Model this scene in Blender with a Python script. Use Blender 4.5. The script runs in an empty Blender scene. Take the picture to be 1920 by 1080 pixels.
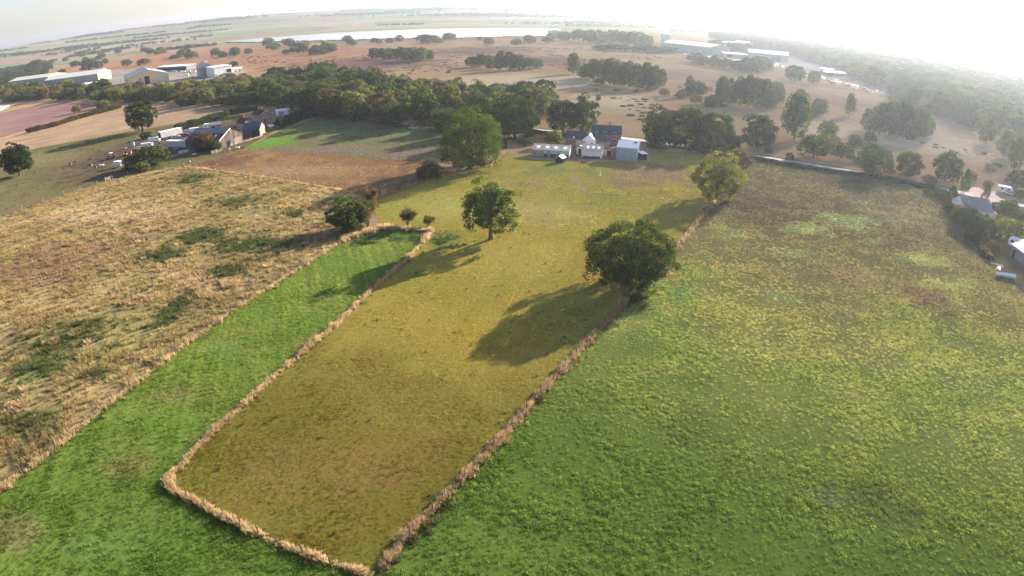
import bpy, bmesh, math, random
import numpy as np
from mathutils import Vector, Matrix, Euler, noise as mnoise
R = math.radians
random.seed(7)
scene = bpy.context.scene
COL = scene.collection

# ------------------------------------------------------------------ camera
FPX, HC, YH = 1200.0, 48.0, 20.0            # focal length (px of a 1920 wide frame), height above ground (m), horizon row
PITCH = 2 * math.atan((540 - YH) / (2 * FPX))
cam = bpy.data.cameras.new('camera')
cam_ob = bpy.data.objects.new('camera', cam); COL.objects.link(cam_ob); scene.camera = cam_ob
cam_ob.location = (0, 0, HC); cam_ob.rotation_euler = (R(90) - PITCH, 0, 0)
cam.clip_start, cam.clip_end = 0.5, 30000
cam.sensor_fit, cam.sensor_width = 'HORIZONTAL', 36.0
cam.type = 'PANO'                            # wide drone lens with barrel distortion
cam.panorama_type = 'FISHEYE_LENS_POLYNOMIAL'
fmm = FPX * 36 / 1920
_r = np.linspace(0.05, 21.5, 300)
_k = np.linalg.lstsq(np.stack([_r, _r**2, _r**3, _r**4], 1), 2 * np.arctan(_r / (2 * fmm)), rcond=None)[0]
cam.fisheye_fov = R(180)
cam.fisheye_polynomial_k0 = 0
cam.fisheye_polynomial_k1, cam.fisheye_polynomial_k2, cam.fisheye_polynomial_k3, cam.fisheye_polynomial_k4 = [-float(k) for k in _k]

# ------------------------------------------------------------------ sky, sun, exposure
SUN_EL, SUN_AZ = R(18), R(47)                # azimuth counted from +X towards +Y
sdir = Vector((math.cos(SUN_EL) * math.cos(SUN_AZ), math.cos(SUN_EL) * math.sin(SUN_AZ), math.sin(SUN_EL)))
world = bpy.data.worlds.new('World'); scene.world = world; world.use_nodes = True
wn = world.node_tree; bg = wn.nodes['Background']
sky = wn.nodes.new('ShaderNodeTexSky'); sky.sky_type = 'NISHITA'; sky.sun_disc = False
sky.sun_elevation = SUN_EL; sky.sun_rotation = R(90) - SUN_AZ
sky.air_density, sky.dust_density, sky.ozone_density, sky.altitude = 1.0, 1.6, 2.2, 50
wb = wn.nodes.new('ShaderNodeMix'); wb.data_type = 'RGBA'; wb.blend_type = 'MULTIPLY'; wb.inputs[0].default_value = 1.0
wb.inputs[7].default_value = (1.05, 0.95, 1.03, 1)      # neutral camera white balance for the milky sky
wn.links.new(sky.outputs[0], wb.inputs[6]); wn.links.new(wb.outputs[2], bg.inputs[0]); bg.inputs[1].default_value = 0.062
sun = bpy.data.lights.new('sun', 'SUN'); sun.energy = 5.0; sun.angle = R(0.6); sun.color = (1.0, 0.92, 0.81)
sun_ob = bpy.data.objects.new('sun', sun); COL.objects.link(sun_ob)
sun_ob.rotation_euler = sdir.to_track_quat('Z', 'Y').to_euler(); sun_ob.location = (80, 80, 120)
scene.view_settings.view_transform = 'Standard'; scene.view_settings.look = 'None'
scene.view_settings.exposure = 2.12; scene.view_settings.gamma = 1.0; scene.view_settings.use_curve_mapping = False
scene.render.engine = 'CYCLES'
scene.cycles.use_denoising = True
scene.cycles.max_bounces = 5; scene.cycles.diffuse_bounces = 2; scene.cycles.glossy_bounces = 2
scene.cycles.transmission_bounces = 2; scene.cycles.volume_bounces = 0; scene.cycles.transparent_max_bounces = 4
scene.cycles.sample_clamp_indirect = 4

# ------------------------------------------------------------------ pixel <-> ground
def ray(x, y):
    u, v = x - 960, 540 - y
    r = math.hypot(u, v); th = 2 * math.atan(r / (2 * FPX)); a = math.atan2(v, u)
    d0, d1, d2 = math.sin(th) * math.cos(a), math.sin(th) * math.sin(a), math.cos(th)
    c, s = math.cos(PITCH), math.sin(PITCH)
    return Vector((d0, d1 * s + d2 * c, d1 * c - d2 * s))
def px(x, y, z=0.0):
    d = ray(x, y)
    if d.z > -0.004: d.z = -0.004
    t = (z - HC) / d.z
    return Vector((d.x * t, d.y * t, z))
def proj(p):
    v = Vector((p[0], p[1], p[2] - HC)).normalized()
    c, s = math.cos(PITCH), math.sin(PITCH)
    fw, up = v.y * c - v.z * s, v.y * s + v.z * c
    th = math.acos(max(-1, min(1, fw))); a = math.atan2(up, v.x); r = 2 * FPX * math.tan(th / 2)
    return 960 + r * math.cos(a), 540 - r * math.sin(a)
def mpp(p):                                  # metres per photo pixel at a ground point
    d = (Vector(p) - Vector((0, 0, HC))); D = d.length; d /= D
    fw = d.y * math.cos(PITCH) - d.z * math.sin(PITCH)
    return D / FPX * (1 + fw) / 2
def hpx(bx, by, ty, tx=None):                # height of a thing standing at (bx, by) whose top is seen at row ty
    p = px(bx, by); d = ray(bx if tx is None else tx, ty)
    return HC + math.hypot(p.x, p.y) * d.z / math.hypot(d.x, d.y)
def hill(x, y):
    r = math.hypot(x, y)
    if r < 2100: return 0.0
    t = min(1, (r - 2100) / 2500); t = t * t * (3 - 2 * t)
    a = math.atan2(x, y)
    side = 1 - 0.85 * min(1, max(0, (a + 0.02) / 0.5))
    n = mnoise.noise(Vector((x / 1500, y / 1500, 3.1))) * 0.5 + mnoise.noise(Vector((x / 500, y / 500, 1.1))) * 0.2
    return t * side * (70 + 45 * n) + t * 6

# ------------------------------------------------------------------ nodes
def nd(nt, t, ins=None, **kw):
    n = nt.nodes.new(t)
    for k, v in kw.items(): setattr(n, k, v)
    for k, v in (ins or {}).items():
        s = n.inputs[k]
        if hasattr(v, 'is_output'): nt.links.new(v, s)
        else:
            if isinstance(v, (tuple, list)) and s.type == 'RGBA' and len(v) == 3: v = (*v, 1)
            s.default_value = v
    return n
def mixc(nt, f, a, b, blend='MIX'):
    n = nd(nt, 'ShaderNodeMix', {0: f, 6: a, 7: b}, data_type='RGBA', blend_type=blend); return n.outputs[2]
def mth(nt, op, a, b=0.0, clamp=False):
    n = nd(nt, 'ShaderNodeMath', {0: a, 1: b}, operation=op, use_clamp=clamp); return n.outputs[0]
def vmth(nt, op, a, b=(0, 0, 0)):
    n = nd(nt, 'ShaderNodeVectorMath', {0: a, 1: b}, operation=op); return n.outputs[0]
def rng(nt, v, a, b, c=0.0, d=1.0, smooth=True):
    n = nd(nt, 'ShaderNodeMapRange', {0: v, 1: a, 2: b, 3: c, 4: d}, interpolation_type='SMOOTHSTEP' if smooth else 'LINEAR'); return n.outputs[0]
def nz(nt, vec, scale, detail=3.0, rough=0.55):
    n = nd(nt, 'ShaderNodeTexNoise', {'Vector': vec, 'Scale': scale, 'Detail': detail, 'Roughness': rough}); return n.outputs[0]
def newmat(name):
    m = bpy.data.materials.new(name); m.use_nodes = True; nt = m.node_tree
    for n in list(nt.nodes): nt.nodes.remove(n)
    return m, nt, nd(nt, 'ShaderNodeOutputMaterial')
_simple = {}
def mat(name, col, rough=0.8, var=0.25, scale=1.5, metal=0.0, bump=0.0, streak=None):
    if name in _simple: return _simple[name]
    m, nt, out = newmat(name)
    tc = nd(nt, 'ShaderNodeTexCoord').outputs['Object']
    if streak: tc = nd(nt, 'ShaderNodeMapping', {0: tc, 3: streak}).outputs[0]
    n1 = nz(nt, tc, scale, 5, 0.65)
    n2 = nz(nt, tc, scale * 0.17, 2)
    f = mth(nt, 'ADD', rng(nt, n1, 0.25, 0.75, 1 - var, 1 + var, False), rng(nt, n2, 0.3, 0.7, -var * .6, var * .6, False))
    c = nd(nt, 'ShaderNodeVectorMath', {0: (*col,), 'Scale': f}, operation='SCALE').outputs[0]
    b = nd(nt, 'ShaderNodeBsdfPrincipled', {'Base Color': c, 'Roughness': rough, 'Metallic': metal, 'Specular IOR Level': .5 if rough < .6 else 0.0})
    if bump: nt.links.new(nd(nt, 'ShaderNodeBump', {'Height': n1, 'Strength': bump, 'Distance': 0.03}).outputs[0], b.inputs['Normal'])
    nt.links.new(b.outputs[0], out.inputs[0])
    _simple[name] = m; return m
def ribbed(name, col, pitch=0.5, rough=0.55, metal=0.0, axis=0, var=0.15):
    """profiled sheet: fine ribs along one local axis"""
    if name in _simple: return _simple[name]
    m, nt, out = newmat(name)
    tc = nd(nt, 'ShaderNodeTexCoord').outputs['Object']
    s = nd(nt, 'ShaderNodeSeparateXYZ', {0: tc}).outputs[axis]
    w = mth(nt, 'SINE', mth(nt, 'MULTIPLY', s, 2 * math.pi / pitch))
    n1 = nz(nt, tc, 0.5, 5, 0.7)
    f = rng(nt, n1, 0.3, 0.7, 1 - var, 1 + var, False)
    f = mth(nt, 'MULTIPLY', f, rng(nt, w, -1, 1, 0.93, 1.05, False))
    c = nd(nt, 'ShaderNodeVectorMath', {0: (*col,), 'Scale': f}, operation='SCALE').outputs[0]
    b = nd(nt, 'ShaderNodeBsdfPrincipled', {'Base Color': c, 'Roughness': rough, 'Metallic': metal})
    nt.links.new(nd(nt, 'ShaderNodeBump', {'Height': w, 'Strength': 0.5, 'Distance': 0.04}).outputs[0], b.inputs['Normal'])
    nt.links.new(b.outputs[0], out.inputs[0]); _simple[name] = m; return m
def brickmat(name, c1, c2, mortar, s=1.0):
    if name in _simple: return _simple[name]
    m, nt, out = newmat(name)
    tc = nd(nt, 'ShaderNodeTexCoord').outputs['Object']
    x, y, z = nd(nt, 'ShaderNodeSeparateXYZ', {0: tc}).outputs
    v = nd(nt, 'ShaderNodeCombineXYZ', {0: mth(nt, 'ADD', x, y), 1: z}).outputs[0]
    b = nd(nt, 'ShaderNodeTexBrick', {'Vector': v, 'Color1': c1, 'Color2': c2, 'Mortar': mortar, 'Scale': s, 'Mortar Size': 0.012, 'Brick Width': 0.225, 'Row Height': 0.075})
    n1 = nz(nt, tc, 0.8, 5, 0.7)
    c = nd(nt, 'ShaderNodeVectorMath', {0: b.outputs[0], 'Scale': rng(nt, n1, 0.3, 0.7, 0.7, 1.25, False)}, operation='SCALE').outputs[0]
    p = nd(nt, 'ShaderNodeBsdfPrincipled', {'Base Color': c, 'Roughness': 0.9})
    nt.links.new(p.outputs[0], out.inputs[0]); _simple[name] = m; return m

def field_color(nt, sp):
    """plant / soil colour by place on the ground; some grads also paint in backlight falloff"""
    pos = nd(nt, 'ShaderNodeNewGeometry').outputs['Position']
    pos = nd(nt, 'ShaderNodeVectorMath', {0: pos, 1: (1, 1, 0)}, operation='MULTIPLY').outputs[0]
    k = sp.get('k', 1.0)
    n1 = nz(nt, pos, 0.035 * k, 4, 0.6); n2 = nz(nt, vmth(nt, 'ADD', pos, (71, 13, 0)), 0.13 * k, 5, 0.65)
    n3 = nz(nt, vmth(nt, 'ADD', pos, (5, 91, 0)), 0.75 * k, 5, 0.7)
    c = mixc(nt, rng(nt, n1, 0.38, 0.62), sp['c'][0], sp['c'][1])
    if len(sp['c']) > 2: c = mixc(nt, mth(nt, 'MULTIPLY', rng(nt, n2, 0.45, 0.68), sp.get('m2', 0.8)), c, sp['c'][2])
    if len(sp['c']) > 3: c = mixc(nt, mth(nt, 'MULTIPLY', rng(nt, n3, 0.5, 0.7), sp.get('m3', 0.7)), c, sp['c'][3])
    for (a, b, col, st) in sp.get('grad', []):        # colour coming in from place a to place b
        d = (b - a); L2 = d.dot(d)
        t = nd(nt, 'ShaderNodeVectorMath', {0: vmth(nt, 'SUBTRACT', pos, tuple(a)), 1: tuple(d / L2)}, operation='DOT_PRODUCT').outputs['Value']
        t = mth(nt, 'ADD', t, rng(nt, n2, 0.2, 0.8, -0.3, 0.3, False)); t = mth(nt, 'ADD', t, rng(nt, n1, 0.2, 0.8, -0.3, 0.3, False))
        c = mixc(nt, mth(nt, 'MULTIPLY', rng(nt, t, 0, 1), st), c, col)
    for (pc, rx, ry, ang, col, st) in sp.get('patch', []):
        v = vmth(nt, 'SUBTRACT', pos, tuple(pc))
        v = nd(nt, 'ShaderNodeMapping', {0: v, 2: (0, 0, -R(ang)), 3: (1, 1, 1)}, vector_type='POINT').outputs[0]
        v = nd(nt, 'ShaderNodeVectorMath', {0: v, 1: (1 / rx, 1 / ry, 0)}, operation='MULTIPLY').outputs[0]
        d = nd(nt, 'ShaderNodeVectorMath', {0: v}, operation='LENGTH').outputs['Value']
        d = mth(nt, 'ADD', d, rng(nt, n2, 0.25, 0.75, -0.8, 0.8, False)); d = mth(nt, 'ADD', d, rng(nt, n3, 0.25, 0.75, -0.55, 0.55, False))
        c = mixc(nt, mth(nt, 'MULTIPLY', rng(nt, d, 1.1, 0.55), st), c, col)
    for (ang, per, amt, rough_) in sp.get('rows', []): # drilling rows / mowing lines
        v = nd(nt, 'ShaderNodeMapping', {0: pos, 2: (0, 0, -R(ang)), 3: (1, 1, 1)}).outputs[0]
        v = nd(nt, 'ShaderNodeVectorMath', {0: v, 1: (0.02, 1 / per, 0)}, operation='MULTIPLY').outputs[0]
        n4 = nz(nt, v, 1.0, 2, rough_)
        c = nd(nt, 'ShaderNodeVectorMath', {0: c, 'Scale': rng(nt, n4, 0.3, 0.7, 1 - amt, 1 + amt, False)}, operation='SCALE').outputs[0]
    sv = sp.get('speck', 0.25)
    c = nd(nt, 'ShaderNodeVectorMath', {0: c, 'Scale': mth(nt, 'MULTIPLY', rng(nt, nz(nt, pos, 2.3 * k, 4, 0.75), 0.25, 0.75, 1 - sv, 1 + sv, False), rng(nt, n2, .3, .7, .88, 1.12, False))}, operation='SCALE').outputs[0]
    return c, pos, n3
def field_mat(name, sp, bump=0.25):
    m, nt, out = newmat(name)
    c, pos, n3 = field_color(nt, sp)
    h = mth(nt, 'ADD', mth(nt, 'MULTIPLY', nz(nt, pos, 3.1, 3, 0.7), 0.35), mth(nt, 'MULTIPLY', nz(nt, pos, 0.9, 3, 0.6), 0.6))
    b = nd(nt, 'ShaderNodeBsdfDiffuse', {0: c, 1: 0.8})
    nt.links.new(nd(nt, 'ShaderNodeBump', {'Height': h, 'Strength': bump, 'Distance': sp.get('bd', 0.3)}).outputs[0], b.inputs['Normal'])
    nt.links.new(b.outputs[0], out.inputs[0]); return m
def tuft_mat(name, sp, gain=1.0, trans=0.55, tip=None):
    m, nt, out = newmat(name)
    c, pos, n3 = field_color(nt, sp)
    rnd = nd(nt, 'ShaderNodeObjectInfo').outputs['Random']
    c = nd(nt, 'ShaderNodeVectorMath', {0: c, 'Scale': rng(nt, rnd, 0, 1, 0.7 * gain, 1.3 * gain, False)}, operation='SCALE').outputs[0]
    a = nd(nt, 'ShaderNodeBsdfDiffuse', {0: c}); t = nd(nt, 'ShaderNodeBsdfTranslucent', {0: c})
    s = nd(nt, 'ShaderNodeMixShader', {0: trans, 1: a.outputs[0], 2: t.outputs[0]})
    nt.links.new(s.outputs[0], out.inputs[0]); return m
def leaf_mat(name, src='OBJ', trans=0.35, var=0.5):
    m, nt, out = newmat(name)
    base = nd(nt, 'ShaderNodeObjectInfo').outputs['Color'] if src == 'OBJ' else nd(nt, 'ShaderNodeAttribute', attribute_name='tint', attribute_type='INSTANCER').outputs['Color']
    g = nd(nt, 'ShaderNodeNewGeometry')
    tc = nd(nt, 'ShaderNodeTexCoord').outputs['Object']
    n1 = nz(nt, g.outputs['Position'], 0.45, 2)
    f = mth(nt, 'MULTIPLY', rng(nt, g.outputs['Random Per Island'], 0, 1, 1 - var, 1 + var, False), rng(nt, n1, .3, .7, .75, 1.25, False))
    c = nd(nt, 'ShaderNodeVectorMath', {0: base, 'Scale': f}, operation='SCALE').outputs[0]
    hs = nd(nt, 'ShaderNodeHueSaturation', {'Hue': rng(nt, n1, .3, .7, .485, .512, False), 'Color': c}).outputs[0]
    a = nd(nt, 'ShaderNodeBsdfDiffuse', {0: hs})
    tcol = mixc(nt, 1.0, hs, (1.25, 1.3, 0.6, 1), 'MULTIPLY')
    t = nd(nt, 'ShaderNodeBsdfTranslucent', {0: tcol})
    s = nd(nt, 'ShaderNodeMixShader', {0: trans, 1: a.outputs[0], 2: t.outputs[0]})
    nt.links.new(s.outputs[0], out.inputs[0]); return m

# ------------------------------------------------------------------ mesh helpers
def tag(o, label=None, cat=None, group=None, kind=None):
    if label: o['label'] = label
    if cat: o['category'] = cat
    if group: o['group'] = group
    if kind: o['kind'] = kind
    return o
def npmesh(name, V, faces_n, smooth=False):
    """V (n,3) verts and faces_n (m,k) all of one size"""
    me = bpy.data.meshes.new(name); V = np.asarray(V, np.float32); Fc = np.asarray(faces_n, np.int32)
    k = Fc.shape[1]
    me.vertices.add(len(V)); me.vertices.foreach_set('co', V.ravel())
    me.loops.add(Fc.size); me.loops.foreach_set('vertex_index', Fc.ravel())
    me.polygons.add(len(Fc)); me.polygons.foreach_set('loop_start', np.arange(0, Fc.size, k, dtype=np.int32))
    me.polygons.foreach_set('loop_total', np.full(len(Fc), k, np.int32))
    if smooth: me.polygons.foreach_set('use_smooth', np.ones(len(Fc), bool))
    me.update(); me.validate(); return me
def link(name, me, m=None, parent=None, loc=None, rz=None):
    o = bpy.data.objects.new(name, me); COL.objects.link(o)
    if m is not None and me is not None and not len(me.materials): me.materials.append(m)
    if parent is not None: o.parent = parent
    if loc is not None: o.location = loc
    if rz is not None: o.rotation_euler = (0, 0, rz)
    return o
def empty(name, loc, rz=0, **t):
    o = bpy.data.objects.new(name, None); COL.objects.link(o); o.location = loc; o.rotation_euler = (0, 0, rz)
    o.empty_display_size = 0.3
    return tag(o, **t)
class MB:
    def __init__(s): s.v = []; s.f = []; s.sm = False
    def box(s, x0, x1, y0, y1, z0, z1, M=None):
        P = [(x0,y0,z0),(x1,y0,z0),(x1,y1,z0),(x0,y1,z0),(x0,y0,z1),(x1,y0,z1),(x1,y1,z1),(x0,y1,z1)]
        if M is not None: P = [tuple(M @ Vector(p)) for p in P]
        b = len(s.v); s.v += P
        s.f += [tuple(b + i for i in q) for q in ((0,3,2,1),(4,5,6,7),(0,1,5,4),(1,2,6,5),(2,3,7,6),(3,0,4,7))]; return s
    def prism(s, poly, d, n=None):            # poly: list of points (3d), pushed along vector d
        d = Vector(d); b = len(s.v); k = len(poly)
        s.v += [tuple(p) for p in poly] + [tuple(Vector(p) + d) for p in poly]
        s.f += [tuple(b + i for i in reversed(range(k))), tuple(b + k + i for i in range(k))]
        s.f += [(b + i, b + (i + 1) % k, b + k + (i + 1) % k, b + k + i) for i in range(k)]; return s
    def tube(s, pts, rad, n=6, cap=True):
        pts = [Vector(p) for p in pts]; b = len(s.v)
        for i, p in enumerate(pts):
            t = (pts[min(i + 1, len(pts) - 1)] - pts[max(i - 1, 0)]).normalized()
            a = t.cross(Vector((0.13, 0.97, 0.2)) if abs(t.z) > .9 else Vector((0, 0, 1))).normalized(); c = t.cross(a)
            r = rad[i] if isinstance(rad, (list, tuple)) else rad
            for j in range(n):
                w = 2 * math.pi * j / n; s.v.append(tuple(p + (a * math.cos(w) + c * math.sin(w)) * r))
        for i in range(len(pts) - 1):
            for j in range(n):
                q = b + i * n; s.f.append((q + j, q + (j + 1) % n, q + n + (j + 1) % n, q + n + j))
        if cap: s.f.append(tuple(b + j for j in reversed(range(n)))); s.f.append(tuple(b + (len(pts) - 1) * n + j for j in range(n)))
        return s
    def cyl(s, c, axis, r, h, n=12):
        c = Vector(c); ax = Vector(axis).normalized() * h / 2
        return s.tube([c - ax, c + ax], r, n)
    def mesh(s, name, bevel=0):
        me = bpy.data.meshes.new(name); me.from_pydata(s.v, [], s.f)
        bm = bmesh.new(); bm.from_mesh(me); bmesh.ops.recalc_face_normals(bm, faces=bm.faces)
        if bevel: bmesh.ops.bevel(bm, geom=bm.edges[:], offset=bevel, segments=1, affect='EDGES', clamp_overlap=True)
        bm.to_mesh(me); bm.free(); return me
    def build(s, name, m, parent=None, bevel=0, **k): return link(name, s.mesh(name, bevel), m, parent, **k)
def copy_tree(o, parent=None):
    c = o.copy(); COL.objects.link(c); c.parent = parent
    for ch in list(o.children): copy_tree(ch, c)
    return c
ORD = ['first','second','third','fourth','fifth','sixth','seventh','eighth','ninth','tenth','eleventh','twelfth','thirteenth','fourteenth','fifteenth','sixteenth','seventeenth','eighteenth','nineteenth','twentieth']
TENS = {2:'twenty',3:'thirty',4:'forty',5:'fifty',6:'sixty',7:'seventy',8:'eighty',9:'ninety'}
def ordw(i):
    i += 1
    if i <= 20: return ORD[i - 1]
    if i >= 100: return 'hundredth' if i == 100 else 'hundred-and-' + ordw(i - 101)
    t, u = divmod(i, 10)
    if u == 0: return TENS[t][:-1] + 'ieth'
    return TENS[t] + '-' + ORD[u - 1]

# points instanced as uncountable stuff (grass, far woods)
_nohome = []
def stuff(name, label, cat, P, SC, RZ, sources, m, tint=None):
    me = bpy.data.meshes.new(name); P = np.asarray(P, np.float32)
    me.vertices.add(len(P)); me.vertices.foreach_set('co', P.ravel())
    SC = np.asarray(SC, np.float32)
    if SC.ndim == 1: SC = np.stack([SC, SC, SC], 1)
    a = me.attributes.new('sc', 'FLOAT_VECTOR', 'POINT'); a.data.foreach_set('vector', SC.ravel())
    a = me.attributes.new('rz', 'FLOAT', 'POINT'); a.data.foreach_set('value', np.asarray(RZ, np.float32))
    if tint is not None:
        a = me.attributes.new('tint', 'FLOAT_COLOR', 'POINT')
        a.data.foreach_set('color', np.concatenate([np.asarray(tint, np.float32), np.ones((len(P), 1), np.float32)], 1).ravel())
    me.update()
    o = link(name, me); tag(o, label, cat, kind='stuff')
    g = bpy.data.node_groups.new(name, 'GeometryNodeTree')
    g.interface.new_socket('Geometry', in_out='INPUT', socket_type='NodeSocketGeometry')
    g.interface.new_socket('Geometry', in_out='OUTPUT', socket_type='NodeSocketGeometry')
    gi, go = g.nodes.new('NodeGroupInput'), g.nodes.new('NodeGroupOutput')
    j = g.nodes.new('GeometryNodeJoinGeometry')
    for k, s in enumerate(sources):
        so = bpy.data.objects.new(name + '_piece', s.copy()); so.data.materials.clear(); so.data.materials.append(m); _nohome.append(so)
        oi = g.nodes.new('GeometryNodeObjectInfo'); oi.inputs['Object'].default_value = so; oi.inputs['As Instance'].default_value = True
        g.links.new(oi.outputs['Geometry'], j.inputs[0])
    ip = g.nodes.new('GeometryNodeInstanceOnPoints'); ip.inputs['Pick Instance'].default_value = True
    mp = g.nodes.new('GeometryNodeMeshToPoints'); g.links.new(gi.outputs[0], mp.inputs[0]); g.links.new(mp.outputs[0], ip.inputs['Points'])
    g.links.new(j.outputs[0], ip.inputs['Instance'])
    na = g.nodes.new('GeometryNodeInputNamedAttribute'); na.data_type = 'FLOAT_VECTOR'; na.inputs[0].default_value = 'sc'
    nr = g.nodes.new('GeometryNodeInputNamedAttribute'); nr.data_type = 'FLOAT'; nr.inputs[0].default_value = 'rz'
    cx = g.nodes.new('ShaderNodeCombineXYZ'); g.links.new(nr.outputs[0], cx.inputs[2])
    er = g.nodes.new('FunctionNodeEulerToRotation'); g.links.new(cx.outputs[0], er.inputs[0])
    g.links.new(er.outputs[0], ip.inputs['Rotation']); g.links.new(na.outputs[0], ip.inputs['Scale'])
    g.links.new(ip.outputs[0], go.inputs[0])
    md = o.modifiers.new('scatter', 'NODES'); md.node_group = g
    return o
def inpoly(P, poly):
    x, y = P[:, 0], P[:, 1]; ins = np.zeros(len(P), bool); n = len(poly)
    for i in range(n):
        x0, y0 = poly[i][0], poly[i][1]; x1, y1 = poly[(i + 1) % n][0], poly[(i + 1) % n][1]
        if y0 == y1: continue
        c = ((y0 > y) != (y1 > y)) & (x < (x1 - x0) * (y - y0) / (y1 - y0) + x0); ins ^= c
    return ins

# ================================================================== ground and fields
def v2(x, y): p = px(x, y); return Vector((p.x, p.y, 0))
rs = np.random.RandomState(3)
def pp(cx, cy, hw, hh, col, st):
    """a patch of ground cover, sized from what it spans in the photograph"""
    c = v2(cx, cy); a, b = v2(cx - 5, cy), v2(cx + 5, cy); u, w = v2(cx, cy - hh), v2(cx, cy + hh)
    return (c, hw * (b - a).length / 10, (u - w).length / 2, math.degrees(math.atan2(b.y - a.y, b.x - a.x)), col, st)
# base ground: heath and farmland to the horizon, hills far off
def axis():
    a = [0.0]
    st = 60
    while a[-1] < 6300: a.append(a[-1] + st); st = min(170, st * 1.06)
    a = np.array(a); return np.concatenate([-a[:0:-1], a])
ax = axis(); gx, gy = np.meshgrid(ax, ax)
gv = np.stack([gx.ravel(), gy.ravel(), np.zeros(gx.size)], 1)
gv[:, 2] = [hill(a, b) for a, b in gv[:, :2]]
n = len(ax); ii = (np.arange(n - 1)[:, None] * n + np.arange(n - 1)[None]).ravel()
gme = npmesh('ground', gv, np.stack([ii, ii + 1, ii + n + 1, ii + n], 1), smooth=True)
TAN, ORA, PUR, STRAW, OLV = (.39, .265, .14), (.29, .16, .09), (.16, .095, .078), (.46, .35, .2), (.18, .155, .075)
heath_sp = dict(k=0.35, c=[TAN, (.32, .205, .1), (.27, .16, .085), OLV], m2=.6, m3=.35, speck=.3, bd=1.0, patch=[
    pp(100, 125, 160, 12, (0.33, 0.22, 0.13), 0.7), pp(300, 112, 180, 14, (0.31, 0.155, 0.08), 0.85), pp(520, 108, 140, 12, (0.31, 0.155, 0.08), 0.85), pp(640, 118, 120, 12, (0.2, 0.1, 0.065), 0.85), pp(720, 122, 110, 12, (0.145, 0.08, 0.07), 0.9), pp(900, 95, 120, 10, (0.145, 0.08, 0.07), 0.8), pp(1050, 115, 70, 16, (0.145, 0.08, 0.07), 0.7), pp(880, 160, 90, 12, (0.47, 0.36, 0.21), 0.8), pp(1000, 150, 150, 14, (0.47, 0.36, 0.21), 0.8), pp(1150, 188, 80, 14, (0.47, 0.36, 0.21), 0.85), pp(1260, 140, 120, 12, (0.24, 0.15, 0.11), 0.7), pp(1420, 165, 120, 12, (0.28, 0.16, 0.1), 0.8), pp(1580, 190, 80, 10, (0.25, 0.15, 0.105), 0.8), pp(1560, 245, 100, 14, (0.47, 0.36, 0.21), 0.8), pp(1760, 270, 100, 14, (0.47, 0.36, 0.21), 0.8), pp(1868, 254, 25, 6, (0.6, 0.52, 0.42), 0.9), pp(1850, 330, 60, 16, (0.25, 0.16, 0.11), 0.6), pp(1210, 225, 40, 14, (0.36, 0.25, 0.15), 0.6)])
m, nt, out = newmat('heath_and_farmland')
c, pos, n3 = field_color(nt, heath_sp)
vor = nd(nt, 'ShaderNodeTexVoronoi', {'Vector': nd(nt, 'ShaderNodeMapping', {0: pos, 2: (0, 0, .4), 3: (1, 1.6, 1)}).outputs[0], 'Scale': 1 / 420}, feature='F1')
rampn = nd(nt, 'ShaderNodeValToRGB', {0: nd(nt, 'ShaderNodeSeparateColor', {0: vor.outputs['Color']}).outputs[0]})
cr = rampn.color_ramp; cr.interpolation = 'CONSTANT'
cr.elements[0].color = (.2, .22, .1, 1); cr.elements[1].position = .22; cr.elements[1].color = (.27, .2, .11, 1)
for p_, c_ in ((.42, (.17, .18, .09)), (.55, (.32, .25, .15)), (.74, (.26, .18, .115)), (.9, (.22, .25, .11))):
    e = cr.elements.new(p_); e.color = (*c_, 1)
far = nd(nt, 'ShaderNodeVectorMath', {0: pos}, operation='LENGTH').outputs['Value']
c = mixc(nt, rng(nt, far, 1500, 1800), c, nd(nt, 'ShaderNodeVectorMath', {0: rampn.outputs[0], 'Scale': rng(nt, nz(nt, pos, .01, 4), .3, .7, .8, 1.2, False)}, operation='SCALE').outputs[0])
b = nd(nt, 'ShaderNodeBsdfDiffuse', {0: c, 1: .8})
nt.links.new(nd(nt, 'ShaderNodeBump', {'Height': nz(nt, pos, .6, 4, .7), 'Strength': .25, 'Distance': .8}).outputs[0], b.inputs['Normal'])
nt.links.new(b.outputs[0], out.inputs[0])
tag(link('ground', gme, m), 'tan and brown heath and farmland reaching to the hazy hills', 'ground', kind='structure')

_lift = [0]
def sheet(name, label, cat, poly, m, z=None):
    _lift[0] += 1
    z = 0.004 * _lift[0] if z is None else z
    pts = [Vector((p[0], p[1], z)) for p in poly]
    bm = bmesh.new(); vs = [bm.verts.new(p) for p in pts]; f = bm.faces.new(vs)
    bmesh.ops.triangulate(bm, faces=[f]); bmesh.ops.recalc_face_normals(bm, faces=bm.faces)
    if bm.faces and sum(fc.normal.z for fc in bm.faces) < 0: bmesh.ops.reverse_faces(bm, faces=bm.faces)
    me = bpy.data.meshes.new(name); bm.to_mesh(me); bm.free()
    return tag(link(name, me, m), label, cat, kind='structure')
def PX(l): return [v2(*p) for p in l]

S_mid = [(812, 434), (760, 490), (700, 543), (640, 600), (560, 667), (480, 738), (400, 812), (345, 868), (318, 895), (322, 918), (420, 970), (520, 1018), (620, 1058), (700, 1080)]
S_right = [(718, 1070), (770, 1005), (850, 920), (960, 800), (1060, 690), (1150, 590), (1240, 500), (1290, 440), (1345, 370)]
S_left = [(-90, 985), (0, 922), (80, 860), (180, 780), (330, 660), (480, 555), (640, 455)]
S_top = [(640, 452), (720, 429), (812, 434)]
S_brown = [(345, 312), (500, 333), (660, 360)]
S_far = [(-120, 455), (0, 408), (120, 365), (240, 328), (345, 312)]
S_green = [(455, 280), (560, 286), (700, 297), (815, 305)]
S_curve = [(690, 378), (760, 355), (830, 325), (920, 312), (945, 285)]
P_rough = PX(S_left + [(690, 425), (690, 378), (660, 360), (500, 333)] + S_far[::-1] + [(-300, 520), (-350, 900)])
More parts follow.
